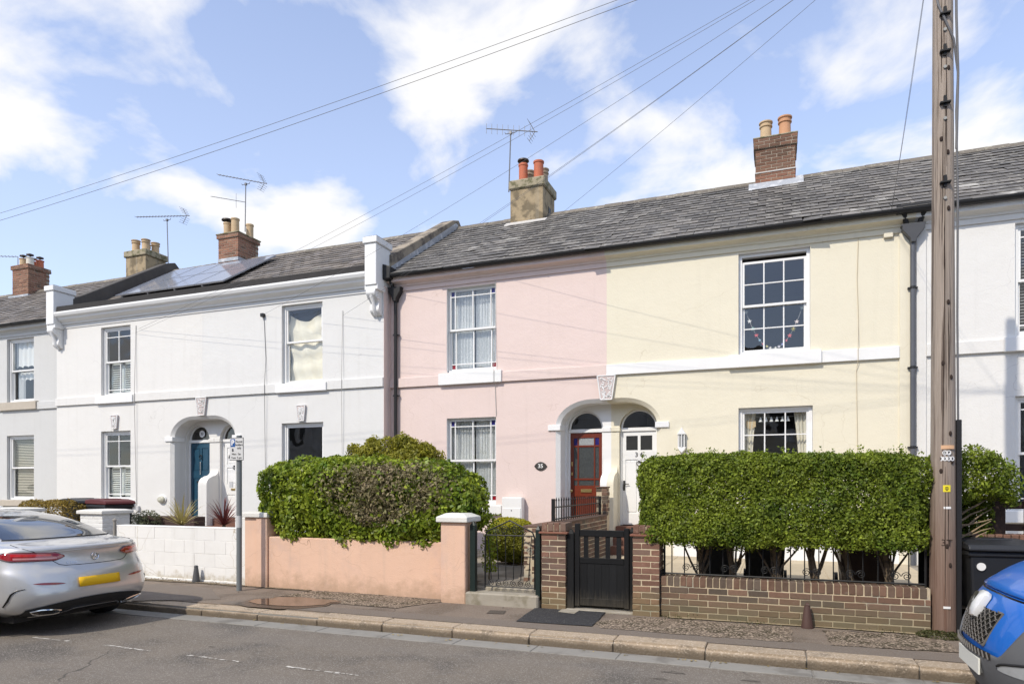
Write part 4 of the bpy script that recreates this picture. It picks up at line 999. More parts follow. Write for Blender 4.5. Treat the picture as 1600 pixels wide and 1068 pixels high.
text('3 6', .135, lambda x, y, z: (xm+x, yd-.006-z, 2.225+y), BLACKPL, 'house_number', h36.root)
x0, x1, y0, y1 = -.395, .435, 16.22, 17.05
ch = brick_chimney(h36, x0, x1, y0, y1, 8.0, 9.34, BRICK_CH, 3, bm2=BRICK_OR, zs=8.58)
MB().box(x0-.012, x1+.012, y0-.012, y1+.012, 8.575, 8.60).build('mortar_band', mat('pale_mortar_fillet', (0.5, .48, .45)), ch)
MB().box(x0-.05, x1+.05, y0-.05, y1+.05, 9.335, 9.37, .01).build('chimney_cap', CAP_CH, ch)
pot(ch, -.18, 16.5, 9.36, POT_BUFF, .46, .125, 0); pot(ch, .22, 16.5, 9.36, POT_ORANGE, .50, .13, 0)
h36.part('flashing', MB().prism([(y0-.20, 8.03), (y0-.20, 8.13), (y0-.016, 8.36), (y0-.016, 8.0)], 'x', x0-.14, x1+.16), LEAD)
h36.part('flashing', MB().box(x1+.002, x1+.16, y0-.02, y1, 8.2, 8.40, .01), LEAD)
# bunting of stars hanging in the upper window, paper shapes in the lower one
ai, bi, ci, di, yw = wb
cols = [(.55,.56,.50),(.75,.72,.68),(.30,.50,.42),(.62,.10,.10),(.28,.42,.52),(.60,.14,.18),(.62,.55,.20),(.75,.7,.62),(.7,.66,.6),(.66,.62,.66),(.30,.32,.6),(.62,.12,.14),(.62,.12,.12),(.72,.60,.12),(.74,.60,.55),(.56,.62,.55)]
bunt = thing('star_bunting', 'string of coloured stars hanging in the upper window of the cream house', 'bunting', ((ai+bi)/2, yw+.12, ci))
zt2 = ci + (di-ci)*.44; pts = []
for k in range(33):
    t = k/32*2-1; pts.append((((ai+bi)/2) + t*(bi-ai)*.44, yw+.12, ci+.07 + (zt2-ci-.07)*abs(t)**2.1))
MB().tube(pts, .004, 5).build('cord', WIRE_W, bunt)
for k, c_ in enumerate(cols):
    p = pts[min(32, int(k*32/15))]; r1 = .045 if k < 4 or k > 11 else .032
    MB().prism([(p[0] + (r1 if q % 2 == 0 else r1*.42)*math.sin(q*math.pi/5), p[2] + (r1 if q % 2 == 0 else r1*.42)*math.cos(q*math.pi/5)) for q in range(10)], 'y', p[1]-.012, p[1]-.006).build('star', mat('paper_%d' % k, c_, 0.8, 0), bunt)
ai, bi, ci, di, yw = wb2
gar = thing('paper_garland', 'white paper bells strung across the lower window of the cream house', 'garland', ((ai+bi)/2, yw+.12, di-.1))
MB().tube([(ai+.1, yw+.12, di-.08), ((ai+bi)/2, yw+.12, di-.12), (bi-.05, yw+.12, di-.09)], .004, 5).build('cord', WIRE_W, gar)
for k in range(6):
    x_ = ai+.32 + k*.095; MB().lathe(x_, yw+.12, [(.035, -.09), (.02, -.04), (.008, 0)], 10, di-.10).build('paper_bell', UPVC, gar)
pn = thing('hanging_pennant', 'buff hexagonal ornament hanging at left of the lower cream house window', 'ornament', (ai+.15, yw+.12, di-.3))
MB().prism([(ai+.15+.10*math.sin(q*math.pi/3), di-.22+.11*math.cos(q*math.pi/3)) for q in range(6)], 'y', yw+.118, yw+.124).build('plaque', mat('buff_card', (.62,.47,.28), .8, .05), pn)
MB().tube([(ai+.10, yw+.121, di-.14), (ai+.15, yw+.121, di-.03), (ai+.2, yw+.121, di-.14)], .004, 5).build('cord', WIRE_W, pn)

# --- white house 37 at the right edge
h37 = House('white terraced house at right edge behind the telegraph pole', B[6], B[7], YH, W_WHITE, TRIM, 6.19, reveal=TRIM)
window(h37, 3.66, 4.84, WZ_U0, WZ_U1, 'sidelight', 'darkblind'); window(h37, 3.66, 4.84, WZ_D0, WZ_D1, 'sidelight', None)
h37.facade(); h37.shell(8.5, 16.62, SLATE); eaves(h37, W_WHITE); h37.string(W_WHITE, x0=2.40)
h37.sill(3.5, 5.0, 3.775, 4.02, .09); h37.sill(3.5, 5.0, 1.0, 1.195, .09)
h37.part('pilaster', MB().box(B[6]+.03, 2.40, YH-.03, YH+.01, -.2, 5.925, .006), W_WHITE)
h37.roof(YH-.27, 6.245, Y_RIDGE, Z_RIDGE, SLATE)

# --- rain-water pipes
def downpipe(h, x, y, ztop, m, hop):
    p = h.part('downpipe', MB().tube([(x, y, -.1), (x, y, ztop)], .038, 12), m, smooth=True)
    hw = hop
    MB().prism([(x-.035, ztop-.02), (x+.035, ztop-.02), (x+.05, ztop+.05), (x+hw, ztop+.20), (x+hw, ztop+.26), (x+hw+.015, ztop+.27), (x+hw+.015, ztop+.30), (x-hw-.015, ztop+.30), (x-hw-.015, ztop+.27), (x-hw, ztop+.26), (x-hw, ztop+.20), (x-.05, ztop+.05)], 'y', y-.075, y+.075).build('hopper', BLACKPL if m is BLACKPL else mat('grey_hopper', (0.06, 0.062, 0.068), 0.45, 0.1), p, bevel=.01)
    z = .9
    while z < ztop-.2:
        MB().tube([(x, y, z-.02), (x, y, z+.02)], .046, 12).box(x-.075, x+.075, y+.01, y+.06, z-.012, z+.012).build('pipe_clip', BLACKPL, p); z += 1.35
    return p
p = downpipe(h35, -7.86, YH-.085, 5.70, BLACKPL, .15)
MB().tube([(-7.9, YH-.10, 5.95), (-7.93, YH-.14, 6.08), (-7.95, YH-.2, 6.2)], .042, 10).tube([(-7.98, YH-.1, 6.1), (-8.0, YH-.12, 6.35)], .06, 10).build('swan_neck', BLACKPL, p, smooth=True)
MB().prism([(-8.04, 6.12), (-7.86, 6.14), (-7.84, 6.40), (-8.12, 6.50)], 'y', 12.96, 13.25).build('gutter_box', BLACKPL, p, bevel=.02)
p = downpipe(h36, 2.19, YH-.095, 5.72, GREYPL, .165)
for s_ in (-1, 1): MB().tube([(2.19 + s_*.09, YH-.10, 5.98), (2.19 + s_*.11, YH-.12, 6.06), (2.19 + s_*.15, YH-.2, 6.2)], .042, 10).build('swan_neck', BLACKPL, p, smooth=True)
MB().box(1.92, 2.50, YH-.30, YH-.10, 6.17, 6.30, .012).build('gutter_box', BLACKPL, p)

# cables clipped down the fronts
def cable(h, pts, m, r=.006): return h.part('cable', MB().tube(pts, r, 5), m)
cable(h35, [(-5.49, YH-.015, 6.0), (-5.485, YH-.02, 5.0), (-5.49, YH-.10, 4.03), (-5.49, YH-.10, 3.78), (-5.495, YH-.012, 3.7), (-5.47, YH-.012, 3.07)], WIRE_W)
cable(h36, [(1.37, YH-.012, 5.95), (1.35, YH-.012, 5.2), (1.37, YH-.012, 4.5), (1.36, YH-.06, 3.99), (1.36, YH-.06, 3.77), (1.34, YH-.012, 3.6), (1.37, YH-.012, 1.0)], mat('cream_cable', (.55,.47,.33), .7, 0), .005)
cable(h34, [(fx(413, YW), YW-.012, 5.62), (fx(416, YW), YW-.012, 4.6), (fx(416, YW), YW-.06, 3.98), (fx(416, YW), YW-.06, 3.78), (fx(416, YW), YW-.012, 1.0)], WIRE, .006)
cable(h34, [(fx(536, YW), YW-.012, 5.55), (fx(536, YW), YW-.06, 3.98), (fx(536, YW), YW-.06, 3.78), (fx(536, YW), YW-.012, 1.0)], WIRE_W, .006)
cable(h33, [(fx(213, YW), YW-.012, 5.75), (fx(213, YW), YW-.06, 3.98), (fx(213, YW), YW-.06, 3.78), (fx(214, YW), YW-.012, 1.0)], WIRE_W, .008)
# ------------------------------------------------------------------ fixtures on the houses
def aerial(label, mast_pts, boom, n, elen, vertical, extra=None, refl=True):
    t = thing('tv_aerial', label, 'aerial', mast_pts[0])
    MB().tube(mast_pts, .016, 6).build('mast', STEEL, t)
    a, b = Vector(boom[0]), Vector(boom[1])
    MB().tube([a, b], .012, 6).build('boom', STEEL, t)
    ax = Vector((0,0,1)) if vertical else (b-a).cross(Vector((0,0,1))).normalized()
    for k in range(n):
        p = a + (b-a)*(k/(n-1))*.86
        MB().tube([p - ax*elen, p + ax*elen], .006, 5).build('element', STEEL, t)
    if refl:
        p = a + (b-a)*.95
        for s_ in (-1, 1):
            q = p + (a-b).normalized()*.16 + Vector((0, 0, s_*.24))
            m = MB().tube([p, q], .009, 5)
            for k in range(4):
                c = p + (q-p)*((k+1)/4); yy = Vector((0, .16, 0)); m.tube([c-yy, c+yy], .005, 4)
            m.build('reflector', STEEL, t)
    mt = Vector(mast_pts[-1])
    MB().tube([mt + Vector((-.16, 0, .04)), mt + Vector((-.14, 0, 0)), mt, mt + Vector((.14, 0, .0)), mt + Vector((.16, 0, .04))], .010, 5).box(mt.x-.03, mt.x+.03, mt.y-.03, mt.y+.03, mt.z-.03, mt.z+.04).build('cradle', STEEL, t)
    if extra: extra(t)
    return t
YA = 16.25
m0 = fp(795, 300, YA); m1 = fp(798, 208, YA)
aerial('TV aerial with upright elements on the rendered chimney of the pink house', [(m0.x, YA, m0.z), (m1.x, YA, m1.z)], [fp(760, 201, YA), fp(840, 206, YA)], 9, .13, True)
ya = 16.9
m0 = fp(263, 412, ya); m1 = fp(261, 344, ya)
aerial('TV aerial on a tall mast right of the buff rendered chimney', [(m0.x, ya, m0.z), (m1.x, ya, m1.z)], [fp(213, 339, ya), fp(296, 337, ya)], 16, .07, False)
m0 = fp(383, 362, ya); m1 = fp(384, 288, ya)
def ex(t):
    a, b = fp(331, 307, ya), fp(384, 316, ya); m = MB().tube([a, b], .011, 5)
    m.build('lower_boom', STEEL, t)
    for k in range(7): 
        p = a + (b-a)*k/7; MB().tube([p - Vector((0,.06,.02)), p + Vector((0,.06,.02))], .006, 4).build('element', STEEL, t)
    p = fp(369, 314, ya); MB().tube([p - Vector((0,0,.22)), p + Vector((0,0,.24))], .007, 4).build('element', STEEL, t)
aerial('TV aerial with two booms above the three-potted orange brick chimney', [(m0.x, ya, m0.z), (m1.x, ya, m1.z)], [fp(341, 273, ya), fp(417, 287, ya)], 13, .07, False, ex)
a_, b_2 = fp(-10, 400, 16.6), fp(28, 401, 16.6)
t = thing('tv_aerial', 'small TV aerial boom beside the leftmost chimney', 'aerial', b_2)
MB().tube([a_, b_2], .012, 5).tube([b_2, b_2 + Vector((0, 0, -1.0))], .014, 5).build('mast', STEEL, t)
for k in range(7):
    p = a_ + (b_2-a_)*k/7; MB().tube([p - Vector((0,.06,.05)), p + Vector((0,.06,.05))], .006, 4).build('element', STEEL, t)

# solar panels on the white pair
PV = mat('solar_cells', (0.20, 0.22, 0.27), 0.10, 0.1, 3, spec=0.7)
k_ = (Z_RIDGE-6.37)/(Y_RIDGE-13.3); sl2 = math.atan(k_)
for r in range(2):
    for c in range(4):
        x0 = -17.52 + c*.985; u0 = .98 + r*1.24
        t = thing('solar_panel', ['lower', 'upper'][r] + ' row solar panel on the white house roof, ' + ['leftmost', 'second from left', 'third from left', 'rightmost'][c], 'solar panel', (x0+.485, 13.3 + u0*math.cos(sl2), 6.37 + u0*math.sin(sl2)), 'solar panels on the white house roof')
        def P(x, u, n): return (x, 13.3 + u*math.cos(sl2) - n*math.sin(sl2), 6.37 + u*math.sin(sl2) + n*math.cos(sl2))
        def slab(x0, x1, u0, u1, n0, n1): return MB().add([P(a, b, n) for n in (n0, n1) for a, b in ((x0,u0),(x1,u0),(x1,u1),(x0,u1))], [(0,3,2,1),(4,5,6,7),(0,1,5,4),(1,2,6,5),(2,3,7,6),(3,0,4,7)])
        slab(x0, x0+.97, u0, u0+1.22, .10, .135).build('panel_frame', mat('panel_frame_aluminium', (0.42, 0.43, 0.45), 0.35, 0.05, metal=0.7), t)
        slab(x0+.025, x0+.945, u0+.025, u0+1.195, .1351, .139).build('panel_glass', PV, t)
        slab(x0+.2, x0+.25, u0, u0+1.22, .0, .10).build('mounting_rail', STEEL, t)

# gas meter box, number plate, lantern, small boxes
t = thing('meter_box', 'white plastic meter box on the pink house wall below the window', 'meter box', (-5.0, YH-.1, .78))
MB().box(-5.27, -4.83, YH-.20, YH-.021, .78, 1.36, .012).build('case', TRIM, t)
MB().box(-5.25, -4.85, YH-.212, YH-.198, .80, 1.14, .006).build('door', TRIM, t); MB().tube([(-5.05, YH-.205, 1.09), (-5.05, YH-.218, 1.09)], .012, 8).build('lock', IRON, t)
t = thing('number_plaque', 'dark oval plaque numbered 35 on the pink wall', 'plaque', (-4.484, YH, 2.0))
pl_ = [(.125*math.cos(a)*(1 + (.12 if k % 6 == 0 else 0)), .085*math.sin(a)*(1+.06*math.cos(4*a))) for k, a in enumerate([2*math.pi*k/24 for k in range(24)])]
MB().prism([(-4.484+a, 2.0+b) for a, b in pl_], 'y', YH-.02, YH-.002).build('plate', mat('dark_bronze', (0.045, 0.04, 0.036), 0.45, 0.1), t, bevel=.004)
text('35', .115, lambda x, y, z: (-4.484+x, YH-.022-z, 2.0+y), UPVC, 'house_number', t, bold=.002)
lx, lz = -1.64, 2.27
t = thing('wall_lantern', 'white half-lantern wall light beside the white door', 'lantern', (lx, YH, lz))
MB().prism([(lx-.085, lz+.30), (lx+.085, lz+.30), (lx+.02, lz+.40), (lx, lz+.44), (lx-.02, lz+.40)], 'y', YH-.10, YH-.003).build('roof', TRIM, t, bevel=.008)
MB().prism([(lx-.08, lz+.06), (lx+.08, lz+.06), (lx+.05, lz+.0), (lx, lz-.05), (lx-.05, lz)], 'y', YH-.09, YH-.003).build('base', TRIM, t, bevel=.008)
for x_, y_ in ((-.075, -.02), (-.05, -.08), (0, -.095), (.05, -.08), (.075, -.02)): MB().box(lx+x_-.007, lx+x_+.007, YH+y_-.006, YH+y_+.006, lz+.06, lz+.30).build('bar', TRIM, t)
MB().box(lx-.06, lx+.06, YH-.07, YH-.015, lz+.06, lz+.30).build('pane', mat('grey_lamp_glass', (.32,.33,.33), .1, 0), t)
vx, vz = -14.536, 1.25
t = thing('oval_bulkhead_light', 'oval bulkhead light low on white wall left of the blue door', 'wall light', (vx, YW, vz))
o = MB().lathe(0, 0, [(.0, .10), (.06, .095), (.11, .07), (.125, .03), (.13, 0)], 20).build('dome', mat('cream_lamp_glass', (.42,.41,.33), .35, .05), t, smooth=True)
o.data.transform(Matrix.Translation((vx, YW, vz)) @ Matrix.Diagonal((1, 1, .72, 1)) @ Matrix.Rotation(RAD(90), 4, 'X'))
o = MB().lathe(0, 0, [(.145, 0), (.145, .03), (.12, .035)], 20).build('rim', TRIM, t, smooth=True); o.data.transform(Matrix.Translation((vx, YW, vz+.01)) @ Matrix.Diagonal((1, 1, .74, 1)) @ Matrix.Rotation(RAD(90), 4, 'X'))
def small_box(name, label, x0, x1, y, d, z0, z1, m):
    return tag(MB().box(x0, x1, y-d, y-.002, z0, z1, .006).build(name, m), label, 'junction box')
bx_ = fx(217, YW); small_box('junction_box', 'small grey junction box at foot of the cable on the white house', bx_-.05, bx_+.05, YW, .06, .95, 1.08, mat('grey_box', (.5,.5,.5), .6, .05))
bx_ = fx(204, YW); small_box('junction_box', 'white cable box beside the plinth of the white house', bx_-.07, bx_+.07, YW, .06, .98, 1.10, TRIM)
small_box('junction_box', 'cream cable box under the eaves at right end of the cream house', 1.76, 1.90, YH, .06, 5.86, 5.95, W_CREAM)
bx_ = fx(413, YW); small_box('junction_box', 'black cable clamp high on the white house', bx_-.06, bx_+.03, YW, .08, 5.60, 5.68, BLACKPL)
MB().box(-12.35, -12.25, YW-.02, YW+.001, 1.55, 1.7).build('bell_push', mat('grey_box', (.5,.5,.5)), h34.root)
# ------------------------------------------------------------------ garden walls and gates
def pyramid_cap(parent, x0, x1, y0, y1, z, m, over=.05, t=.07, rise=.05):
    a, b, c, d = x0-over, x1+over, y0-over, y1+over; e = .10
    mb = MB().add([(a,c,z),(b,c,z),(b,d,z),(a,d,z),(a,c,z+t),(b,c,z+t),(b,d,z+t),(a,d,z+t),(a+e,c+e,z+t+rise),(b-e,c+e,z+t+rise),(b-e,d-e,z+t+rise),(a+e,d-e,z+t+rise)],
        [(0,3,2,1),(0,1,5,4),(1,2,6,5),(2,3,7,6),(3,0,4,7),(4,5,9,8),(5,6,10,9),(6,7,11,10),(7,4,8,11),(8,9,10,11)])
    return mb.build('capstone', m, parent, bevel=.01)
# salmon wall of the pink house
t = thing('garden_wall', 'salmon painted rendered garden wall with two capped piers under the big hedge', 'wall', (-5.8, 8.62, 0))
MB().box(-7.40, -4.22, 8.60, 8.80, -.2, .80, .012).build('wall_panel', W_SALMON, t)
x = -7.40
MB().box(-4.27, -3.90, 8.37, 8.74, -.2, 1.10, .010).build('pier', W_SALMON, t); pyramid_cap(t, -4.27, -3.90, 8.37, 8.74, 1.10, CAPSTONE)
MB().box(-7.86, -7.62, 8.585, 8.95, -.2, 1.10, .010).box(-7.615, -7.40, 8.56, 8.95, -.2, 1.10, .010).build('pier', W_SALMON, t); pyramid_cap(t, -7.86, -7.41, 8.57, 8.95, 1.10, CAPSTONE, .04, .07, .02)
# white block wall
t = thing('block_wall', 'low white painted concrete block wall behind the parking sign', 'wall', (-9.4, 8.7, 0))
core = MB().box(-10.85, -7.87, 8.7425, 8.93, -.2, .885).build('mortar_core', W_WHITE, t)
WBLK = mat('white_painted_block', (0.74, 0.73, 0.70), 0.85, 0.06, 6, 0.003, 60, streak=0.2, low=(0.16, -0.02, 0.5, 0.7, (0.36, 0.30, 0.19)), rand=0.02, cracks=(1.6, .006, (.42,.36,.26)))
blk = MB().box(-.2220, .2220, 0, .1, -.1085, .1085, .004).mesh('block_mesh')
for r in range(4):
    x = -10.85 + (0 if r % 2 else -.22)
    while x < -7.9:
        a, b = max(x, -10.85), min(x+.445, -7.875)
        if b-a > .06: put('block', blk, WBLK, t, loc=((a+b)/2, 8.738+rnd.uniform(-.002,.002), .03+.107+r*.219), scale=((b-a)/.445, 1, 1))
        x += .447
MB().box(-10.85, -7.87, 8.72, 8.95, -.2, .035, .01).build('footing', W_WHITE, t)
MB().box(-10.86, -7.87, 8.735, 8.94, .886, .905, .006).build('coping', WBLK, t)
MB().box(-7.99, -7.87, 8.63, 8.9, -.2, 1.09, .01).build('end_strip', WBLK, t)
# white brick pier at the left of the block wall and its neighbour behind the car
WPB = mat('white_painted_brick', (0.70, 0.70, 0.68), 0.85, 0.06, 6, 0.004, 50, streak=0.08)
def white_pier(label, x0, x1, y0, y1):
    t = thing('gate_pier', label, 'pier', ((x0+x1)/2, y0, 0))
    MB().box(x0+.004, x1-.004, y0+.004, y1-.004, -.2, 1.09).build('mortar_core', WPB, t)
    for k in range(14): ring(t, WPB, x0, x1, y0, y1, .03+k*.075, k % 2, 'frl')
    pyramid_cap(t, x0, x1, y0, y1, 1.09, CAPSTONE, .045, .06, .02)
    return t
white_pier('white painted brick gate pier between the car and the low block wall', -11.72, -11.16, 8.70, 9.26)
white_pier('white gate pier at left edge behind the silver car roof', -14.4, -13.6, 8.75, 9.3)
tag(MB().tube([(-10.93, 8.76, 0), (-10.93, 8.76, .97)], .025, 8).lathe(-10.93, 8.76, [(.035, 0), (.035, .03), (.01, .05)], 8, .97).build('gate_post', mat('weathered_post', (.28,.26,.23), .9, .2)), 'thin weathered post at the left end of the block wall', 'post')

# iron gate of the pink house
t = thing('iron_gate', 'black wrought iron scroll garden gate standing before a round bush', 'gate', (-3.35, 8.45, .18))
gx0, gx1, gy, gz0 = -3.66, -2.95, 8.50, .22
def bar(n, pts, r, par=t, m=IRON, seg=6): return MB().tube(pts, r, seg).build(n, m, par, smooth=True)
bar('frame', [(gx0, gy, gz0), (gx0, gy, .90), (gx0+.03, gy, .98), (gx0+.14, gy, 1.03), ((gx0+gx1)/2, gy, 1.13), (gx1-.14, gy, 1.03), (gx1-.03, gy, .98), (gx1, gy, .90), (gx1, gy, gz0)], .011)
bar('rail', [(gx0, gy, .93), (gx1, gy, .93)], .009); bar('rail', [(gx0, gy, .24), (gx1, gy, .24)], .009)
for k in range(6):
    x_ = gx0 + .09 + k*.106; xt = (gx0+gx1)/2 + (x_-(gx0+gx1)/2)*1.18
    bar('bar', [(x_, gy, .34), (xt, gy, .93)], .006)
    bar('scroll', [(x_ + .045*(1-q/26)*math.cos(q*.48+1.57), gy, .29 + .045*(1-q/26)*math.sin(q*.48+1.57)) for q in range(24)], .005)
for s_ in (-1, 1):
    c_ = (gx0+gx1)/2
    bar('scroll', [(c_ + s_*(.075 - .06*(1-q/30)*math.cos(q*.42)), gy, 1.0 + .06*(1-q/30)*math.sin(q*.42)) for q in range(26)], .005)
    bar('scroll', [(c_ + s_*(.20 - .045*(1-q/30)*math.cos(q*.42)), gy, .975 + .04*(1-q/30)*math.sin(q*.42)) for q in range(26)], .005)
def post(label, x, y, z0, z1, m, w=.04):
    return tag(MB().add([(x-w,y-w,z0),(x+w,y-w,z0),(x+w,y+w,z0),(x-w,y+w,z0),(x-w,y-w,z1),(x+w,y-w,z1),(x+w,y+w,z1),(x-w,y+w,z1),(x,y,z1+.07)],
        [(0,3,2,1),(0,1,5,4),(1,2,6,5),(2,3,7,6),(3,0,4,7),(4,5,8),(5,6,8),(6,7,8),(7,4,8)]).build('gate_post', m, bevel=.006), label, 'gate post')
post('dark green pointed gate post against the salmon pier', -3.82, 8.47, .16, 1.06, IRON_G)
post('dark green pointed gate post against the left brick pier', -2.885, 8.46, .10, 1.02, IRON_G, .032)
st = thing('entrance_step', 'worn concrete step below the wrought iron gate', 'step', (-3.4, 8.5, 0))
MB().box(-3.90, -2.86, 8.36, 8.9, -.1, .165, .02).build('slab', CONCRETE, st); MB().box(-3.88, -2.86, 8.62, 9.2, .0, .21, .015).build('tread', CONCRETE, st)

# brick piers, black gate and low wall of the cream house
def brick_pier(label, x0, y0):
    w = .3275; x1, y1 = x0+w, y0+w
    t = thing('brick_pier', label, 'pier', (x0+w/2, y0, 0))
    MB().box(x0+.005, x1-.005, y0+.005, y1-.005, -.2, .975).box(x0+.012, x1-.012, y0+.012, y1-.012, .975, 1.095).build('mortar_core', MORTAR, t)
    for k in range(13): ring(t, BRICK_P, x0, x1, y0, y1, -.005+k*.075, k % 2)
    MB().box(x0-.03, x1+.03, y0-.03, y1+.03, .973, 1.0, .006).build('tile_band', mat('red_clay_tile', (.20,.085,.055), .85, .2, 15), t)
    # two courses of brick on edge on top
    for q in range(4):
        one_brick(t, BRICK_P, (x0+.04+q*.0825, (y0+y1)/2, 1.058), .325, math.pi/2, depth=.074, height=.112)
    return t
brick_pier('dark red brick gate pier left of the black wooden gate', -2.83, 8.42)
brick_pier('dark red brick gate pier right of the black wooden gate', -1.63, 8.37)
t = thing('wooden_gate', 'black painted wooden garden gate with slatted open top', 'gate', (-2.06, 8.5, 0))
gx0, gx1, gy = -2.40, -1.70, 8.50
for x_, hh in ((gx0, 1.11), (gx1-.06, 1.06)): MB().box(x_, x_+.065, gy-.02, gy+.04, .05, hh, .006).build('stile', BLACKWOOD, t)
MB().box(gx0+.065, gx1-.06, gy-.012, gy+.034, .945, 1.03, .006).build('top_rail', BLACKWOOD, t)
MB().box(gx0+.065, gx1-.06, gy-.012, gy+.034, .60, .675, .006).build('middle_rail', BLACKWOOD, t)
MB().box(gx0+.065, gx1-.06, gy-.008, gy+.03, .06, .16, .006).build('bottom_rail', BLACKWOOD, t)
for k in range(4): x_ = gx0+.115+k*.142; MB().box(x_, x_+.058, gy+.0, gy+.022, .675, .945).build('slat', BLACKWOOD, t)
for k in range(6):
    x_ = gx0+.067 + k*.0955; MB().box(x_, x_+.0948, gy-.004+rnd.uniform(-.001,.001), gy+.016, .07, .60, .0015).build('board', BLACKWOOD, t)
post('black wooden gate post fixed to the left brick pier', -2.45, 8.50, .02, .98, BLACKWOOD, .045)
post('slim black wooden post on the right brick pier beside the gate', -1.668, 8.53, .02, 1.02, BLACKWOOD, .030)
tag(MB().box(-2.5, -1.63, 8.40, 8.62, -.1, .022, .008).build('threshold', CONCRETE), 'pale concrete threshold under the black wooden gate', 'threshold')

t = thing('brick_wall', 'low brown brick garden wall with upright coping bricks under the clipped hedge', 'wall', (.2, 8.45, 0))
wx0, wx1, wy = -1.295, 1.565, 8.42
MB().box(wx0, wx1-.004, wy+.006, wy+.21, -.2, .375).box(wx0, wx1-.004, wy+.008, wy+.208, .375, .488).build('mortar_core', MORTAR, t)
for k in range(-1, 5): run(t, BRICK, (wx0, wy), 0, wx1-wx0, .005 + k*.075, start=(0 if k % 2 else .1))
x = wx0+.037
while x < wx1-.03:
    one_brick(t, BRICK, (x, wy+.107, .438), .215, math.pi/2, depth=.066, height=.112); x += .0765
MB().box(wx0-.06, wx0+.0, wy+.0, wy+.25, -.2, .56).build('end_bar_or_shade_strip', mat('shadow_gap_dark', (.02,.018,.016), .9, .1), t)  # dark strip standing in for the shadow gap between pier and wall end
# railing on the low wall
t = thing('iron_railing', 'black iron railing with scrolls on top of the low brick wall', 'railing', (.2, 8.52, .5))
ry = 8.53
bar('rail', [(wx0, ry, .52), (wx1-.03, ry, .52)], .012, t); bar('rail', [(wx0, ry, .95), (wx1-.03, ry, .95)], .010, t)
x = wx0 + .12; k = 0
while x < wx1-.05:
    bar('bar', [(x, ry, .50), (x, ry, .95)], .0075, t)
    if k % 3 == 1:
        for s_ in (-1, 1):
            bar('scroll', [(x + .075 + s_*(.055 - .05*(1-q/34)*math.cos(q*.40)), ry, .60 + .05*(1-q/34)*math.sin(q*.40)) for q in range(30)], .005, t)
    x += .15; k += 1
for x_ in (wx0+.03, wx1-.03): bar('end_bar_or_shade_strip', [(x_, ry, .48), (x_, ry, 1.0)], .014, t)

# dividing wall and spear-top railing between the two paths
t = thing('dividing_wall', 'brown brick dividing wall between the red and white doors', 'wall', (-3.1, 10.8, GARD_Z))
dx0, dx1 = -3.215, -2.995; DB = BRICK
MB().box(dx0+.006, dx1-.006, 8.80, 12.86, 0, 1.02).box(dx0+.006, dx1-.006, 12.88, 13.075, 0, 1.56).build('mortar_core', MORTAR, t)
for k in range(10):
    run(t, DB, (dx1, 8.8), math.pi/2, 4.06, .28 + k*.075, start=(0 if k % 2 else .1))
    run(t, DB, (dx0+.0, 12.86), -math.pi/2, 4.06, .28 + k*.075, start=(0 if k % 2 else .1))
for k in range(17): ring(t, DB, dx0, dx1+.0, 12.87, 13.085, .285 + k*.075, k % 2, 'fr') if k > 9 else None
MB().box(dx0-.012, dx1+.012, 8.8, 12.85, 1.02, 1.05, .006).build('coping', mat('sooty_brick_coping', (.125,.080,.060), .9, .3, 25, .004, 60, col2=(.26,.21,.17), m2=(.6,.72), s2=14), t)
MB().box(dx0-.01, dx1+.01, 12.85, 13.09, 1.56, 1.585, .006).build('pillar_top', MATS['sooty_brick_coping'], t)
t = thing('spear_railing', 'short black spear-topped railing on the brick dividing wall', 'railing', (-3.1, 11, 1.05))
for y_ in (9.8, 12.72): MB().box(-3.13, -3.08, y_-.025, y_+.025, 1.04, 1.40, .004).build('post', IRON, t)
bar('rail', [(-3.105, 9.8, 1.27), (-3.105, 12.72, 1.27)], .012, t); bar('rail', [(-3.105, 9.8, 1.09), (-3.105, 12.72, 1.09)], .012, t)
y_ = 9.95
while y_ < 12.65:
    MB().tube([(-3.105, y_, 1.05), (-3.105, y_, 1.36)], .008, 6).tube([(-3.105, y_, 1.36), (-3.105, y_, 1.375), (-3.105, y_, 1.42)], [.008, .014, .001], 6).build('spear', IRON, t); y_ += .135

# right edge: low brick wall and dark fence of the white house
t = thing('brick_wall', 'low brick wall under the dark fence at right edge', 'wall', (4, 9.2, 0))
MB().box(2.12, 6.5, 9.20, 9.40, -.2, .985).build('mortar_core', MORTAR, t)
for k in range(3):
    run(t, BRICK_P, (2.11, 9.19), 0, 2.2, .70+k*.075, start=(0 if k % 2 else .1))
x = 2.15
while x < 5: one_brick(t, BRICK_P, (x, 9.30, .995), .215, math.pi/2, depth=.066, height=.095); x += .0765
t = thing('wooden_fence', 'dark brown wooden fence with wide gaps at right edge', 'fence', (3.5, 9.3, 1.04))
x = 2.30
for w_ in (.165, .165, .165, .165, .165, .165, .165, .165):
    MB().box(x, x+w_, 9.285, 9.31, 1.02, 1.53 if x < 2.4 else 1.50, .005).build('board', FENCEWOOD, t); x += w_+.175
MB().box(2.3, 5.0, 9.312, 9.35, 1.33, 1.42, .004).build('rail', FENCEWOOD, t); MB().box(2.3, 5.0, 9.312, 9.35, 1.08, 1.16, .004).build('rail', FENCEWOOD, t)
t = thing('slat_panel', 'black slatted fence panel behind the telegraph pole', 'fence', (2.0, 9.4, 0.2))
for k in range(9): MB().box(1.62+k*.075, 1.687+k*.075, 9.42, 9.44, .2, 1.44).build('slat', BLACKWOOD, t)
MB().box(1.6, 2.3, 9.44, 9.47, 1.36, 1.44).build('rail', BLACKWOOD, t)

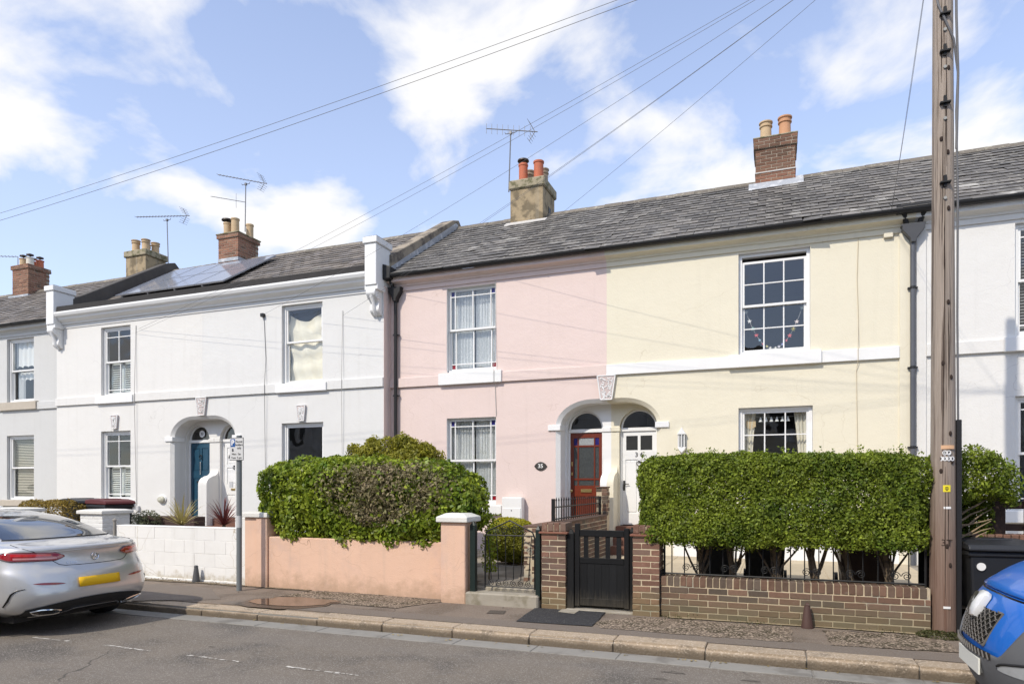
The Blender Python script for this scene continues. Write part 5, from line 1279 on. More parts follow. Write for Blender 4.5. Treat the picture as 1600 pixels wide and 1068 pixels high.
# ------------------------------------------------------------------ street furniture
def wheelie_bin(label, x, y, z, w, d, hh, m, lidm, rz=0.0, disc=False):
    t = thing('wheelie_bin', label, 'bin', (x, y, z), None)
    R_ = Matrix.Translation((x, y, z)) @ Matrix.Rotation(rz, 4, 'Z')
    def fin(o): o.data.transform(R_); return o
    a, b = w/2, d/2
    fin(MB().add([(-a*.80,-b*.78,.06),(a*.80,-b*.78,.06),(a*.80,b*.78,.06),(-a*.80,b*.78,.06),(-a*.97,-b*.97,hh-.10),(a*.97,-b*.97,hh-.10),(a*.97,b*.97,hh-.10),(-a*.97,b*.97,hh-.10)],
        [(0,3,2,1),(4,5,6,7),(0,1,5,4),(1,2,6,5),(2,3,7,6),(3,0,4,7)]).build('body', m, t, bevel=.025))
    fin(MB().box(-a*1.02, a*1.02, -b*1.02, b*1.0, hh-.15, hh-.09, .012).build('rim', m, t))
    lid = MB().prism([(-b*1.12, hh-.09), (-b*1.12, hh-.06), (-b*1.02, hh-.02), (-b*.4, hh+.015), (b*.5, hh+.02), (b*1.02, hh), (b*1.06, hh-.08)], 'x', -a*1.06, a*1.06)
    fin(lid.build('lid', lidm, t, bevel=.015))
    fin(MB().box(-a*.6, a*.6, -b*.3, b*.5, hh+.005, hh+.028, .008).build('lid_panel', lidm, t))
    fin(MB().tube([(-a*.9, b*1.12, hh-.04), (a*.9, b*1.12, hh-.04)], .018, 8).build('handle', m, t))
    for s_ in (-1, 1): fin(MB().tube([(s_*a*.86, b*.86, .10), (s_*a*.99, b*.86, .10)], .10, 16).build('wheel', BLACKPL, t))
    if disc: fin(MB().tube([(-a*.62, -b*.80, hh*.74), (-a*.62, -b*.975, hh*.74)], .042, 18).build('sticker', UPVC, t))
    return t
BINB = mat('blue_black_bin_plastic', (0.020, 0.022, 0.027), 0.42, 0.12, 6, 0.001, 90)
BINR = mat('maroon_bin_plastic', (0.10, 0.016, 0.018), 0.45, 0.1, 6)
wheelie_bin('blue-black wheelie bin with a white disc between the pole and the blue van', 2.22, 8.92, 0.0, .60, .70, .99, BINB, BINB, RAD(4), True)
wheelie_bin('wheelie bin with a maroon lid at right edge behind the van bonnet', 3.05, 8.8, 0.0, .58, .72, 1.02, BINB, BINR, RAD(5))
wheelie_bin('grey lidded wheelie bin behind the white gate pier, further left', fx(130, 10.3), 10.3, GARD_Z, .58, .72, 1.06, BINB, BINB, RAD(80))
wheelie_bin('maroon lidded wheelie bin right behind the white gate pier', fx(172, 10.1), 10.1, GARD_Z, .58, .72, 1.06, BINB, BINR, RAD(80))
wheelie_bin('black wheelie bin under the clipped hedge, further left', -.72, 9.75, GARD_Z, .46, .5, 1.0, BLACKPL, BLACKPL)
wheelie_bin('black wheelie bin under the clipped hedge, further right', -.12, 9.75, GARD_Z, .56, .6, 1.0, BLACKPL, BLACKPL)
wheelie_bin('dark brown bin under the right part of the clipped hedge', 1.05, 9.75, GARD_Z, .62, .6, 1.02, mat('brown_bin_plastic', (.045,.025,.018), .5, .1), MATS['brown_bin_plastic'])

# parking sign
sx_, sy_ = -7.61, 8.20
t = thing('parking_sign', 'grey permit parking sign with blue P panel on a slim grey post', 'sign', (sx_, sy_, 0))
GALV = mat('grey_painted_post', (0.17, 0.185, 0.19), 0.5, 0.08, 8)
MB().tube([(sx_, sy_, -.1), (sx_, sy_, 2.36)], .040, 14).build('post', GALV, t, smooth=True)
MB().tube([(sx_, sy_, .96), (sx_, sy_, 1.14)], .0425, 14).build('notice_band', mat('pale_sticker', (.5,.51,.51), .6, .05), t, smooth=True)
MB().box(sx_-.13, sx_+.135, sy_-.058, sy_-.05, 1.98, 2.325, .004).build('border', BLACKPL, t)
SIGNW = mat('sign_face', (.56,.56,.55), .5, .03)
MB().box(sx_-.123, sx_+.128, sy_-.0605, sy_-.0581, 1.988, 2.317).build('face', SIGNW, t)
MB().box(sx_-.11, sx_-.022, sy_-.062, sy_-.0607, 2.185, 2.305).build('blue_panel', mat('sign_blue', (.01,.075,.26), .5, 0), t)
def st_(s, size, x, z, m, b=0.0): return text(s, size, lambda a, b_, c: (sx_+x+a, sy_-.0632-c, z+b_), m, 'lettering', t, .0006, bold=b)
st_('P', .115, -.066, 2.245, UPVC, .004)
for s, z in (('Permit', 2.262), ('holders', 2.215), ('only', 2.167)): st_(s, .047, .055, z, BLACKPL)
st_('B', .058, -.066, 2.135, BLACKPL, .002)
for s, x, z in (('Mon', -.045, 2.075), ('Sat', .060, 2.075), ('9 am', -.05, 2.02), ('5 pm', .06, 2.02)): st_(s, .043, x, z, BLACKPL)
st_('-', .043, .01, 2.075, BLACKPL)

# cast-iron cones at the feet of the walls
def cone(label, x, y, m):
    t = thing('iron_cone', label, 'cone', (x, y, 0))
    MB().lathe(x, y, [(.062, -.05), (.065, .02), (.058, .05), (.033, .24), (.028, .255)], 18).build('body', m, t, smooth=True)
    MB().tube([(x-.018, y, .255), (x+.018, y, .255)], .030, 14).build('eye', m, t, smooth=True)
cone('small grey iron cone at foot of the white block wall', -8.92, 8.64, mat('grey_cast_iron', (.07,.072,.075), .6, .15))
cone('small rusty iron cone at foot of the brown brick wall', .345, 8.33, mat('rusty_cast_iron', (.075,.040,.032), .65, .2))

# telegraph pole
px_, py_ = 1.70, 8.55
POLE = mat('weathered_pole_wood', (0.325, 0.270, 0.222), 0.9, 0.50, 1.6, 0.016, 3.0, stretch=(26, 26, 0.45), col2=(0.125, 0.095, 0.075), m2=(0.55, 0.62), s2=1.1, low=(2.4, 0.3, 1.8, 0.70, (0.150, 0.072, 0.046)))
t = thing('telegraph_pole', 'tall weathered wooden telegraph pole with black conduit and number tags', 'pole', (px_, py_, 0))
n_, seg = 30, 22; vs_ = []
for i in range(n_+1):
    z = -.2 + 9.4*i/n_; r = .128 - .042*max(z, 0)/8.4
    for k in range(seg):
        a = 2*math.pi*k/seg; rr = r*(1 + .022*math.sin(3*a + z*.6) + .012*math.sin(7*a - z*1.3))
        vs_.append((px_ + rr*math.cos(a), py_ + rr*math.sin(a), z))
fs_ = [(i*seg+k, i*seg+(k+1) % seg, (i+1)*seg+(k+1) % seg, (i+1)*seg+k) for i in range(n_) for k in range(seg)] + [tuple(n_*seg+k for k in range(seg))]
MB().add(vs_, fs_).build('shaft', POLE, t, smooth=True)
MB().box(px_+.115, px_+.165, py_-.055, py_+.03, -.05, 2.30, .006).build('conduit', BLACKPL, t)
cpts = [(px_+.135, py_-.03, 2.3), (px_+.128, py_-.03, 3.4), (px_+.132, py_-.03, 4.6), (px_+.118, py_-.03, 5.6), (px_+.135, py_-.03, 6.0), (px_+.115, py_-.04, 6.15), (px_+.085, py_-.08, 6.35), (px_+.0, py_-.118, 6.55), (px_-.06, py_-.09, 6.75), (px_-.10, py_-.02, 7.1), (px_-.10, py_, 8.2)]
MB().tube(cpts, .011, 8).build('cable', WIRE, t, smooth=True)
MB().tube([(px_+.120, py_-.03, 5.2), (px_+.135, py_-.03, 6.0), (px_+.12, py_-.03, 6.6), (px_+.11, py_-.02, 8.2)], .013, 8).build('cable', WIRE, t, smooth=True)
for z in (6.63, 6.23, 5.68, 4.83):
    r = .128-.042*z/8.4
    MB().box(px_+.0-.014, px_+.014, py_-r-.02, py_-r+.02, z-.05, z+.07).box(px_-.05, px_+.05, py_-r-.045, py_-r+.01, z-.015, z+.0).build('pole_step', IRON, t)
    MB().tube([(px_, py_-r-.015, z-.17), (px_, py_-r+.02, z-.17)], .017, 8).build('bolt', mat('galvanised_bolt', (.3,.3,.28), .5, .2), t)
for a, z in ((-1.35, 7.0), (-1.2, 6.05), (-1.9, 5.3), (-1.3, 5.15), (-1.25, 4.55), (-1.3, 3.55), (-1.15, 2.15), (-1.0, 1.85), (-1.9, 1.75), (-1.75, 2.9), (-1.05, 2.75), (-1.2, .75), (-1.45, .95)):
    r = .130-.042*z/8.4; x_, y_ = px_ + r*math.cos(a), py_ + r*math.sin(a)
    MB().lathe(0, 0, [(.019, 0), (.015, .006), (.007, .009)], 10).build('knot', mat('dark_knot', (.035,.022,.016), .9, .2), t).data.transform(Matrix.Translation((x_, y_, z)) @ Matrix.Rotation(a+math.pi/2, 4, 'Z') @ Matrix.Rotation(RAD(90), 4, 'X') @ Matrix.Diagonal((.9, 1.5, 1, 1)))
for a, z0, ln in ((-1.72, 2.2, 1.3), (-1.58, 3.2, 1.6), (-1.80, 4.4, 1.1), (-1.42, 5.0, 1.4), (-1.25, 2.6, .9), (-1.62, .3, 1.5), (-1.9, 5.9, .9), (-1.35, .9, .8), (-1.5, 6.6, 1.2), (-1.66, 3.9, .5)):
    rr = random.Random(int(a*1000+z0*10)); pts = []; aa = a
    for k in range(9):
        z = z0 + ln*k/8; r = (.128-.042*z/8.4)*1.002; aa += rr.uniform(-.03, .03); pts.append((px_ + r*math.cos(aa), py_ + r*math.sin(aa), z))
    MB().tube(pts, [.001, .003, .0045, .005, .006, .0045, .004, .003, .001], 5).build('drying_crack', mat('dark_knot', (.035,.022,.016), .9, .2), t)
def wrap(z, half, h2, m, name, r_=.1185):      # a plate bent round the front of the pole
    n = 8; a0 = -math.pi/2
    vs_ = [(px_+.012 + (r_+q)*math.cos(a0 + half*(2*k/n-1)), py_ + (r_+q)*math.sin(a0 + half*(2*k/n-1)), z+s_*h2) for q in (0, .006) for s_ in (-1, 1) for k in range(n+1)]
    f = []; N1 = n+1
    for k in range(n): f += [(2*N1+k, 2*N1+k+1, 3*N1+k+1, 3*N1+k), (k, N1+k, N1+k+1, k+1), (N1+k, 3*N1+k, 3*N1+k+1, N1+k+1), (k, k+1, 2*N1+k+1, 2*N1+k)]
    f += [(0, 2*N1, 3*N1, N1), (n, N1+n, 3*N1+n, 2*N1+n)]
    return MB().add(vs_, f).build(name, m, t)
def on_pole(x, y, z, zc, r_=.126): a = -math.pi/2 + x/r_; return (px_+.012 + (r_+z)*math.cos(a), py_ + (r_+z)*math.sin(a), zc+y)
wrap(2.005, .62, .020, mat('orange_tag', (.62,.38,.22), .6, .05), 'tag')
for z, s in ((1.945, 'DP'), (1.883, '2226')):
    for k, c in enumerate(s):
        x0 = (k-(len(s)-1)/2)*.037
        vsx = [on_pole(x0+.023*math.cos(q*math.pi/8), .025*math.sin(q*math.pi/8), .0, z) for q in range(16)]
        MB().add(vsx, [tuple(range(16))]).build('number_disc', UPVC, t, recalc=False)
        text(c, .038, lambda a, b, d, x0=x0, z=z: on_pole(x0+a, b, .002, z), BLACKPL, 'number', t, 0.0, bold=.0012)
wrap(1.565, .28, .036, mat('yellow_tag', (.75,.63,.03), .5, .02), 'tag')
for w_, z in ((.014, 1.578), (.018, 1.563), (.010, 1.549)): MB().add([on_pole(a, b, .002, z) for a, b in ((-w_, -.0035), (w_, -.0035), (w_, .0035), (-w_, .0035))], [(0, 1, 2, 3)]).build('printed_line', BLACKPL, t, recalc=False)
wrap(1.36, .33, .012, UPVC, 'tag')
CARVE = mat('dark_knot', (.035,.022,.016))
text('3T', .10, lambda a, b, d: on_pole(a, b, .002, .985, .127), CARVE, 'carved_mark', t, 0.0)
wrap(.30, .25, .012, UPVC, 'tag', .130)
# bank of grass and moss at the pole's foot
P_, N_ = shell(1500, (1.62, 8.30, .02), (.22, .16, .05), 2, .01, 8, 3, .01)
tag(leaves('moss', P_, N_, .03, .35, leaf_mat('moss_leaf', (.05,.06,.018), (.09,.09,.03)), None), 'green moss round the foot of the telegraph pole', 'moss')

# ------------------------------------------------------------------ overhead wires
TOP = Vector((px_, py_, 8.05))
def wire(label, end, sag, r=.0026, m=WIRE, start=TOP):
    pts = []
    for k in range(25):
        s = k/24; p = start.lerp(Vector(end), s); p.z -= sag*4*s*(1-s); pts.append(p)
    return tag(MB().tube(pts, r, 5).build('overhead_wire', m), label, 'wire', 'overhead wires from the pole')
wire('overhead wire ending at the pink house gutter above its window', (fx(778, 13.05), 13.05, 6.2), .10)
wire('overhead wire ending at the black hopper between white and pink houses', (-7.93, 13.1, 6.1), .12)
wire('overhead wire ending on the white house right of its upper window', (fx(537, YW), YW-.03, fz(537, 493, YW)), .14)
wire('overhead wire ending at the clamp left of the plain upper window', (fx(416, YW), YW-.05, fz(416, 491, YW)), .16)
wire('upper of two wires ending at the shuttered white house', (fx(218, YW), YW-.03, fz(218, 514, YW)), .18)
wire('lower of two wires ending at the shuttered white house', (fx(213, YW), YW-.03, fz(213, 520, YW)), .27)
wire('service wire dropping steeply from the pole to the cream house gutter', (fx(1393, 13.05), 13.05, 6.22), .05, start=TOP + Vector((-.05, 0, -.1)))
wire('second service wire beside the steep one to the cream gutter', (fx(1392, 13.05), 13.05, 6.22), .16, start=TOP + Vector((-.05, 0, -.1)))
wire('upper of the two long wires crossing the sky to the left', (fx(-260, 9.0), 9.0, fz(-260, 408, 9.0)), .24, .0034, start=TOP + Vector((0, 0, .12)))
wire('lower of the two long wires crossing the sky to the left', (fx(-260, 9.0), 9.0, fz(-260, 418, 9.0)), .26, .0038, start=TOP + Vector((0, 0, .05)))
# ------------------------------------------------------------------ plants
PRIVET = leaf_mat('privet_leaf', (0.055, 0.110, 0.012), (0.270, 0.330, 0.036), 0.5, .38, .50, .3)
EUON = leaf_mat('glossy_hedge_leaf', (0.065, 0.145, 0.010), (0.345, 0.405, 0.040), 0.42, .38, .50, .35)
DRY = leaf_mat('dry_hedge_leaf', (0.285, 0.220, 0.140), (0.165, 0.160, 0.060), 0.6, .25, .5)
OLIVE = leaf_mat('olive_shrub_leaf', (0.170, 0.180, 0.016), (0.360, 0.330, 0.034), 0.5, .35, .4)
YELG = leaf_mat('yellow_green_leaf', (0.34, 0.34, 0.014), (0.46, 0.42, 0.03), 0.5, .3, .25)
GOLD = leaf_mat('golden_hedge_leaf', (0.20, 0.15, 0.022), (0.30, 0.20, 0.035), 0.5, .25, .4)
GREYG = leaf_mat('grey_green_leaf', (0.10, 0.12, 0.065), (0.16, 0.17, 0.09), 0.6, .25, .3)
def stem(parent, pts, r, m=BARK, name='trunk'): return MB().tube(pts, r, 7).build(name, m, parent, smooth=True)
def branchy(parent, base, n, spread, top, seed, r=.03, m=BARK):
    rr = random.Random(seed)
    for k in range(n):
        a = rr.uniform(0, 6.28); d = rr.uniform(.3, 1)*spread; p = Vector(base); pts = [p.copy()]; rad = [r]
        e = Vector((base[0] + d*math.cos(a), base[1] + d*.5*math.sin(a), top))
        for q in range(1, 5):
            f = q/4; pts.append(p.lerp(e, f) + Vector((rr.uniform(-.04, .04), rr.uniform(-.03, .03), .06*math.sin(f*3)))); rad.append(r*(1-.7*f))
        stem(parent, pts, rad, m, 'branch')

# clipped privet hedge of the cream house
t = thing('clipped_hedge', 'long boxy clipped green hedge in front of the cream house', 'hedge', (0, 8.8, GARD_Z))
hc, hh = (-.005, 8.74, 1.395), (1.575, .40, .555)
P_, N_ = shell(74000, hc, hh, 9, .050, 5.5, 21, .032, (1, .5, 1.35, .25, .35, 1))
drop = npr.uniform(size=len(P_)) < np.clip((P_[:, 2]-.80)/.22 + .35*lump(P_, 5, 4), .0, 1.0); P_, N_ = P_[drop], N_[drop]
# ragged thin spots where the wall behind glints through
for cx, cz, r in ((-.35, 1.42, .10), (.95, 1.42, .13), (1.12, 1.2, .12), (.70, 1.02, .10), (-1.2, 1.12, .08)):
    k = (np.hypot(P_[:, 0]-cx, P_[:, 2]-cz) < r) & (npr.uniform(size=len(P_)) < .55); P_, N_ = P_[~k], N_[~k]
leaves('foliage', P_, N_, .039, .58, PRIVET, t, .75)
P_, N_ = shell(26000, hc, (1.52, .32, .50), 7, .03, 3, 33, .10, (1,1,1,1,1,1)); leaves('inner_foliage', P_, N_, .050, .62, PRIVET, t, 1.0)
for k, (x_, n) in enumerate(((-.86, 6), (-.50, 5), (.02, 6), (.42, 6), (.80, 6), (1.20, 6))):
    y_ = 8.78 + .05*math.sin(k*2); stem(t, [(x_, y_, .2), (x_+.03, y_, .5), (x_-.02, y_, .8), (x_+.04, y_, 1.1), (x_, y_, 1.5)], [.042, .038, .034, .028, .015]); branchy(t, (x_, y_, .42), n, .45, 1.15, k, .016)
# sprigs above the clipped top
rs = random.Random(12)
for k in range(70):      # stray shoots of new growth
    if k < 40: bx, by, bz, d = rs.uniform(-1.55, 1.5), rs.uniform(8.36, 8.8), 1.94, (0, -.15, 1)
    else: bx, by, bz, d = rs.uniform(-1.55, 1.5), 8.34, rs.uniform(1.0, 1.9), (0, -1, .35)
    ln = rs.uniform(.04, .10); m_ = 10
    P_ = np.array([[bx + rs.gauss(0, .012) + d[0]*ln*q/m_, by + rs.gauss(0, .012) + d[1]*ln*q/m_, bz + rs.gauss(0, .012) + d[2]*ln*q/m_] for q in range(m_)]); leaves('shoot', P_, np.tile(np.array(d, float)*.5 + [0, -.5, 0], (m_, 1)), .034, .5, PRIVET, t, .8)
for x_ in (-.95, -.72, -.66, .1, .9, 1.3):
    P_ = np.array([[x_ + npr.normal(0, .02), 8.5 + npr.normal(0, .02), 1.94 + .11*npr.uniform()] for _ in range(26)]); leaves('sprig', P_, np.tile([0, -.6, .6], (26, 1)), .035, .5, PRIVET, t, 1)

# loose end of the hedge beyond the pole
t = thing('loose_hedge', 'loose straggly hedge with bare twisted stems right of the telegraph pole', 'hedge', (2.1, 9.0, GARD_Z))
P_, N_ = shell(7500, (2.0, 9.05, 1.72), (.42, .28, .32), 3, .06, 5, 8, .09); leaves('foliage', P_, N_, .042, .55, PRIVET, t, 1)
P_, N_ = shell(1500, (2.42, 9.05, 1.60), (.14, .14, .28), 2, .05, 6, 9, .06); leaves('foliage', P_, N_, .042, .5, PRIVET, t, 1)
P_, N_ = shell(5000, (2.0, 9.28, 1.12), (.36, .10, .42), 3, .05, 5, 18, .05); leaves('inner_foliage', P_, N_, .05, .55, PRIVET, t, 1)
PALEB = mat('pale_bare_stem', (.30, .225, .145), .9, .25, 15)
rr = random.Random(5)
for k in range(12):
    z0 = .65 + .05*k; p = Vector((1.86, 9.02, z0)); pts = [p.copy()]
    for q in range(5): p += Vector((.07 + rr.uniform(-.02, .04), rr.uniform(-.03, .03), rr.uniform(.0, .075))); pts.append(p.copy())
    stem(t, pts, [.016, .014, .012, .010, .007, .004], PALEB, 'branch')
stem(t, [(1.86, 9.02, .2), (1.85, 9.0, .7), (1.9, 9.02, 1.2), (2.0, 9.04, 1.8)], [.04, .035, .03, .02], PALEB)

# big hedge of the pink house
t = thing('bushy_hedge', 'big rounded glossy green hedge with a brown withered patch over the salmon wall', 'hedge', (-5.8, 9.2, GARD_Z))
blobs = [((-6.95, 9.05, 1.42), (.90, .52, .62), 2.6, 7500), ((-6.0, 8.98, 1.40), (.95, .55, .66), 2.8, 8500), ((-5.05, 8.98, 1.37), (.95, .52, .62), 2.8, 8500), ((-4.42, 9.02, 1.30), (.56, .46, .46), 2.5, 4500), ((-6.2, 8.88, 1.0), (1.30, .32, .34), 3, 5500), ((-4.95, 8.88, 1.0), (.85, .30, .34), 3, 4000)]
PA, NA = [], []
for k, (c, h_, p, n) in enumerate(blobs):
    P_, N_ = shell(n, c, h_, p, .085, 4.6, 50+k, .05, (1, 1, 1.4, .3, .5, 1)); PA.append(P_); NA.append(N_)
P_ = np.vstack(PA); N_ = np.vstack(NA)
# the withered patch: centre right of the crown
q = ((P_[:, 0]+5.30)/1.22)**2 + ((P_[:, 2]-1.52)/.46)**2 + .5*lump(P_, 3.5, 71)
dry = npr.uniform(size=len(P_)) < np.clip(1.75 - q*1.5, 0, .95)
leaves('foliage', P_[~dry], N_[~dry], .074, .62, EUON, t, .65); leaves('withered_foliage', P_[dry], N_[dry], .060, .45, DRY, t, .8)
for k, x_ in enumerate((-6.8, -6.1, -5.4, -4.7)):
    stem(t, [(x_, 9.1, .2), (x_+.04, 9.08, .7), (x_, 9.1, 1.3), (x_+.05, 9.1, 1.8)], [.06, .055, .045, .02]); branchy(t, (x_, 9.1, .5), 6, .5, 1.6, 20+k, .025)
for (c, h_, p, n) in blobs[:4]:
    Pi, Ni = shell(4000, c, (h_[0]*.82, h_[1]*.78, h_[2]*.86), 2.5, .05, 4, 77, .12); leaves('inner_foliage', Pi, Ni, .08, .6, EUON, t, 1)
t = thing('olive_shrub', 'yellowish green shrub rising behind the big hedge', 'shrub', (-7.2, 11.2, GARD_Z))
c = fp(628, 725, 11.0)
P_, N_ = shell(26000, (c.x-.05, 11.0, fz(628, 690, 11.0)-.72), (.92, .75, .74), 2.2, .17, 4, 90, .06); leaves('foliage', P_, N_, .066, .42, OLIVE, t, .7)
for k in range(9):
    q_ = fp(570+k*14+rnd.uniform(-6, 6), 703-14*math.sin((k+.5)/9*math.pi)+rnd.uniform(-5, 5), 11.0); P_, N_ = shell(700, (q_.x, 11.0+rnd.uniform(-.3, .1), q_.z-.08), (.15, .15, .15), 2, .07, 7, 100+k, .05); leaves('foliage', P_, N_, .066, .38, OLIVE, t, .8)
c2 = fp(565, 712, 11.0); P_, N_ = shell(900, (c2.x, 11, c2.z-.12), (.28, .3, .2), 2, .05, 5, 91, .08); leaves('foliage', P_, N_, .06, .4, GREYG, t, 1)
stem(t, [(c.x, 11, .2), (c.x, 11, 1.4)], [.06, .03]); branchy(t, (c.x, 11, .6), 7, .6, 1.7, 44)

# round bush with yellow top
t = thing('ball_bush', 'round clipped bush with yellow-green top behind the iron gate', 'bush', (-4.2, 11, GARD_Z))
P_, N_ = shell(6000, (-4.25, 11.0, .66), (.32, .32, .31), 3, .03, 5, 60, .05); leaves('inner_foliage', P_, N_, .045, .6, leaf_mat('box_leaf', (0.095, 0.120, 0.013), (0.28, 0.27, 0.028), .45, .28, .4), t, .9)
P_, N_ = shell(24000, (-4.25, 11.0, .66), (.40, .40, .38), 3, .03, 5, 60, .03)
top = npr.uniform(size=len(P_)) < np.clip((P_[:, 2]-.86)/.12, 0, .92)
leaves('foliage', P_[~top], N_[~top], .030, .55, MATS['box_leaf'], t, .9); leaves('new_growth', P_[top], N_[top], .032, .5, YELG, t, .9)
stem(t, [(-4.25, 11, .2), (-4.25, 11, .7)], [.05, .03]); branchy(t, (-4.25, 11, .28), 8, .25, .7, 61, .014)
# straggling creeper by the pier
t = thing('creeper', 'thin green creeper hanging beside the salmon pier', 'creeper', (-3.85, 9.0, GARD_Z))
P_ = np.column_stack([npr.normal(-3.83, .05, 700), npr.normal(9.05, .06, 700), npr.uniform(.35, 1.2, 700)]); leaves('foliage', P_, np.tile([.3, -1, .2], (700, 1)), .045, .6, EUON, t, .9)
stem(t, [(-3.84, 9.05, .2), (-3.82, 9.06, .7), (-3.85, 9.05, 1.15)], [.012, .01, .005])
# golden hedge and shrubs of the white houses
t = thing('golden_hedge', 'low golden-leaved hedge between the white gate piers', 'hedge', (-13.4, 9.6, GARD_Z))
a_, b_2 = fp(56, 792, 9.9), fp(124, 792, 9.9)
P_, N_ = shell(9000, ((a_.x+b_2.x)/2-.1, 9.9, 1.0), ((b_2.x-a_.x)/2+.15, .35, .30), 4, .05, 5, 62, .04); leaves('foliage', P_, N_, .040, .6, GOLD, t, .9)
stem(t, [((a_.x+b_2.x)/2, 9.9, .2), ((a_.x+b_2.x)/2, 9.9, .9)], [.05, .03])
t = thing('grey_shrub', 'low grey-green shrub behind the white block wall', 'shrub', (-11.6, 10.4, GARD_Z))
c = fp(222, 815, 10.6); P_, N_ = shell(2500, (c.x, 10.6, .78), (.42, .35, .30), 2.2, .06, 6, 63, .05); leaves('foliage', P_, N_, .05, .4, GREYG, t, .9); stem(t, [(c.x, 10.6, .2), (c.x, 10.6, .7)], [.03, .015])
def cordyline(label, px, py, y, n, L, ca, cb, seed):
    rr = random.Random(seed); c = fp(px, py, y); t = thing('cordyline', label, 'plant', (c.x, y, GARD_Z))
    m = leaf_mat('cordyline_%d' % seed, ca, cb, .4, .2, .3)
    stem(t, [(c.x, y, .2), (c.x, y, c.z)], [.035, .03])
    for k in range(n):
        a = rr.uniform(0, 6.28); e = rr.uniform(.25, 1.45); ln = L*rr.uniform(.7, 1.05); p = Vector((c.x, y, c.z)); vs_ = []
        for q in range(6):
            f = q/5; w = .016*(1-f)**.7 + .001; sd = Vector((-math.sin(a), math.cos(a), 0))*w
            vs_ += [p - sd, p + sd]; ee = e - f*f*rr.uniform(.3, .9); p = p + Vector((math.cos(a)*math.cos(ee), math.sin(a)*math.cos(ee), math.sin(ee)))*ln/5
        MB().add(vs_, [(2*q, 2*q+1, 2*q+3, 2*q+2) for q in range(5)]).build('leaf_blade', m, t, recalc=False)
cordyline('spiky yellow-striped cordyline behind the white block wall', 284, 820, 9.6, 70, .62, (.30,.26,.10), (.42,.36,.15), 1)
cordyline('spiky dark red cordyline beside the parking sign post', 350, 820, 9.6, 60, .56, (.085,.022,.022), (.16,.045,.04), 2)
tag(MB().box(-12.8, -11.2, 10.8, 11.1, GARD_Z, .95, .01).build('planter', mat('dark_brown_planter', (.06,.035,.03), .8, .2)), 'dark brown planter box behind the cordylines', 'planter')
# weeds at the wall foot
def weeds(label, pts, n, m, s=.03):
    P_ = np.vstack([np.column_stack([npr.normal(x, r, n), npr.normal(y, r*.4, n), np.abs(npr.normal(.01, .018, n))]) for x, y, r in pts])
    return tag(leaves('weeds', P_, np.tile([0, -.3, 1.], (len(P_), 1)), s, .4, m, None, .7), label, 'weeds')
weeds('small dry weeds along the foot of the white block wall', [(-10.3, 8.66, .25), (-9.5, 8.66, .2), (-8.4, 8.66, .2)], 120, DRY)
weeds('small weeds along the foot of the brown brick wall', [(-1.1, 8.36, .12), (-.2, 8.38, .2), (1.2, 8.38, .2)], 70, leaf_mat('moss_leaf', (0,0,0), (0,0,0)))
lt = [(npr.uniform(-7, 1.3), KERB_Y - abs(npr.normal(.05, .05)), .05) for _ in range(24)]
P_ = np.array([[x, y, ROAD_Z+.016] for x, y, r in lt for _ in range(3)]) + npr.normal(0, .035, (72, 3))*[1, .4, .05]
tag(leaves('fallen_leaves', P_, np.tile([0, 0, 1.], (72, 1)), .035, .6, leaf_mat('fallen_leaf', (.30,.20,.08), (.35,.28,.10), .7, .1, .4), None, .15), 'a few dry leaves fallen along the kerb', 'leaves')
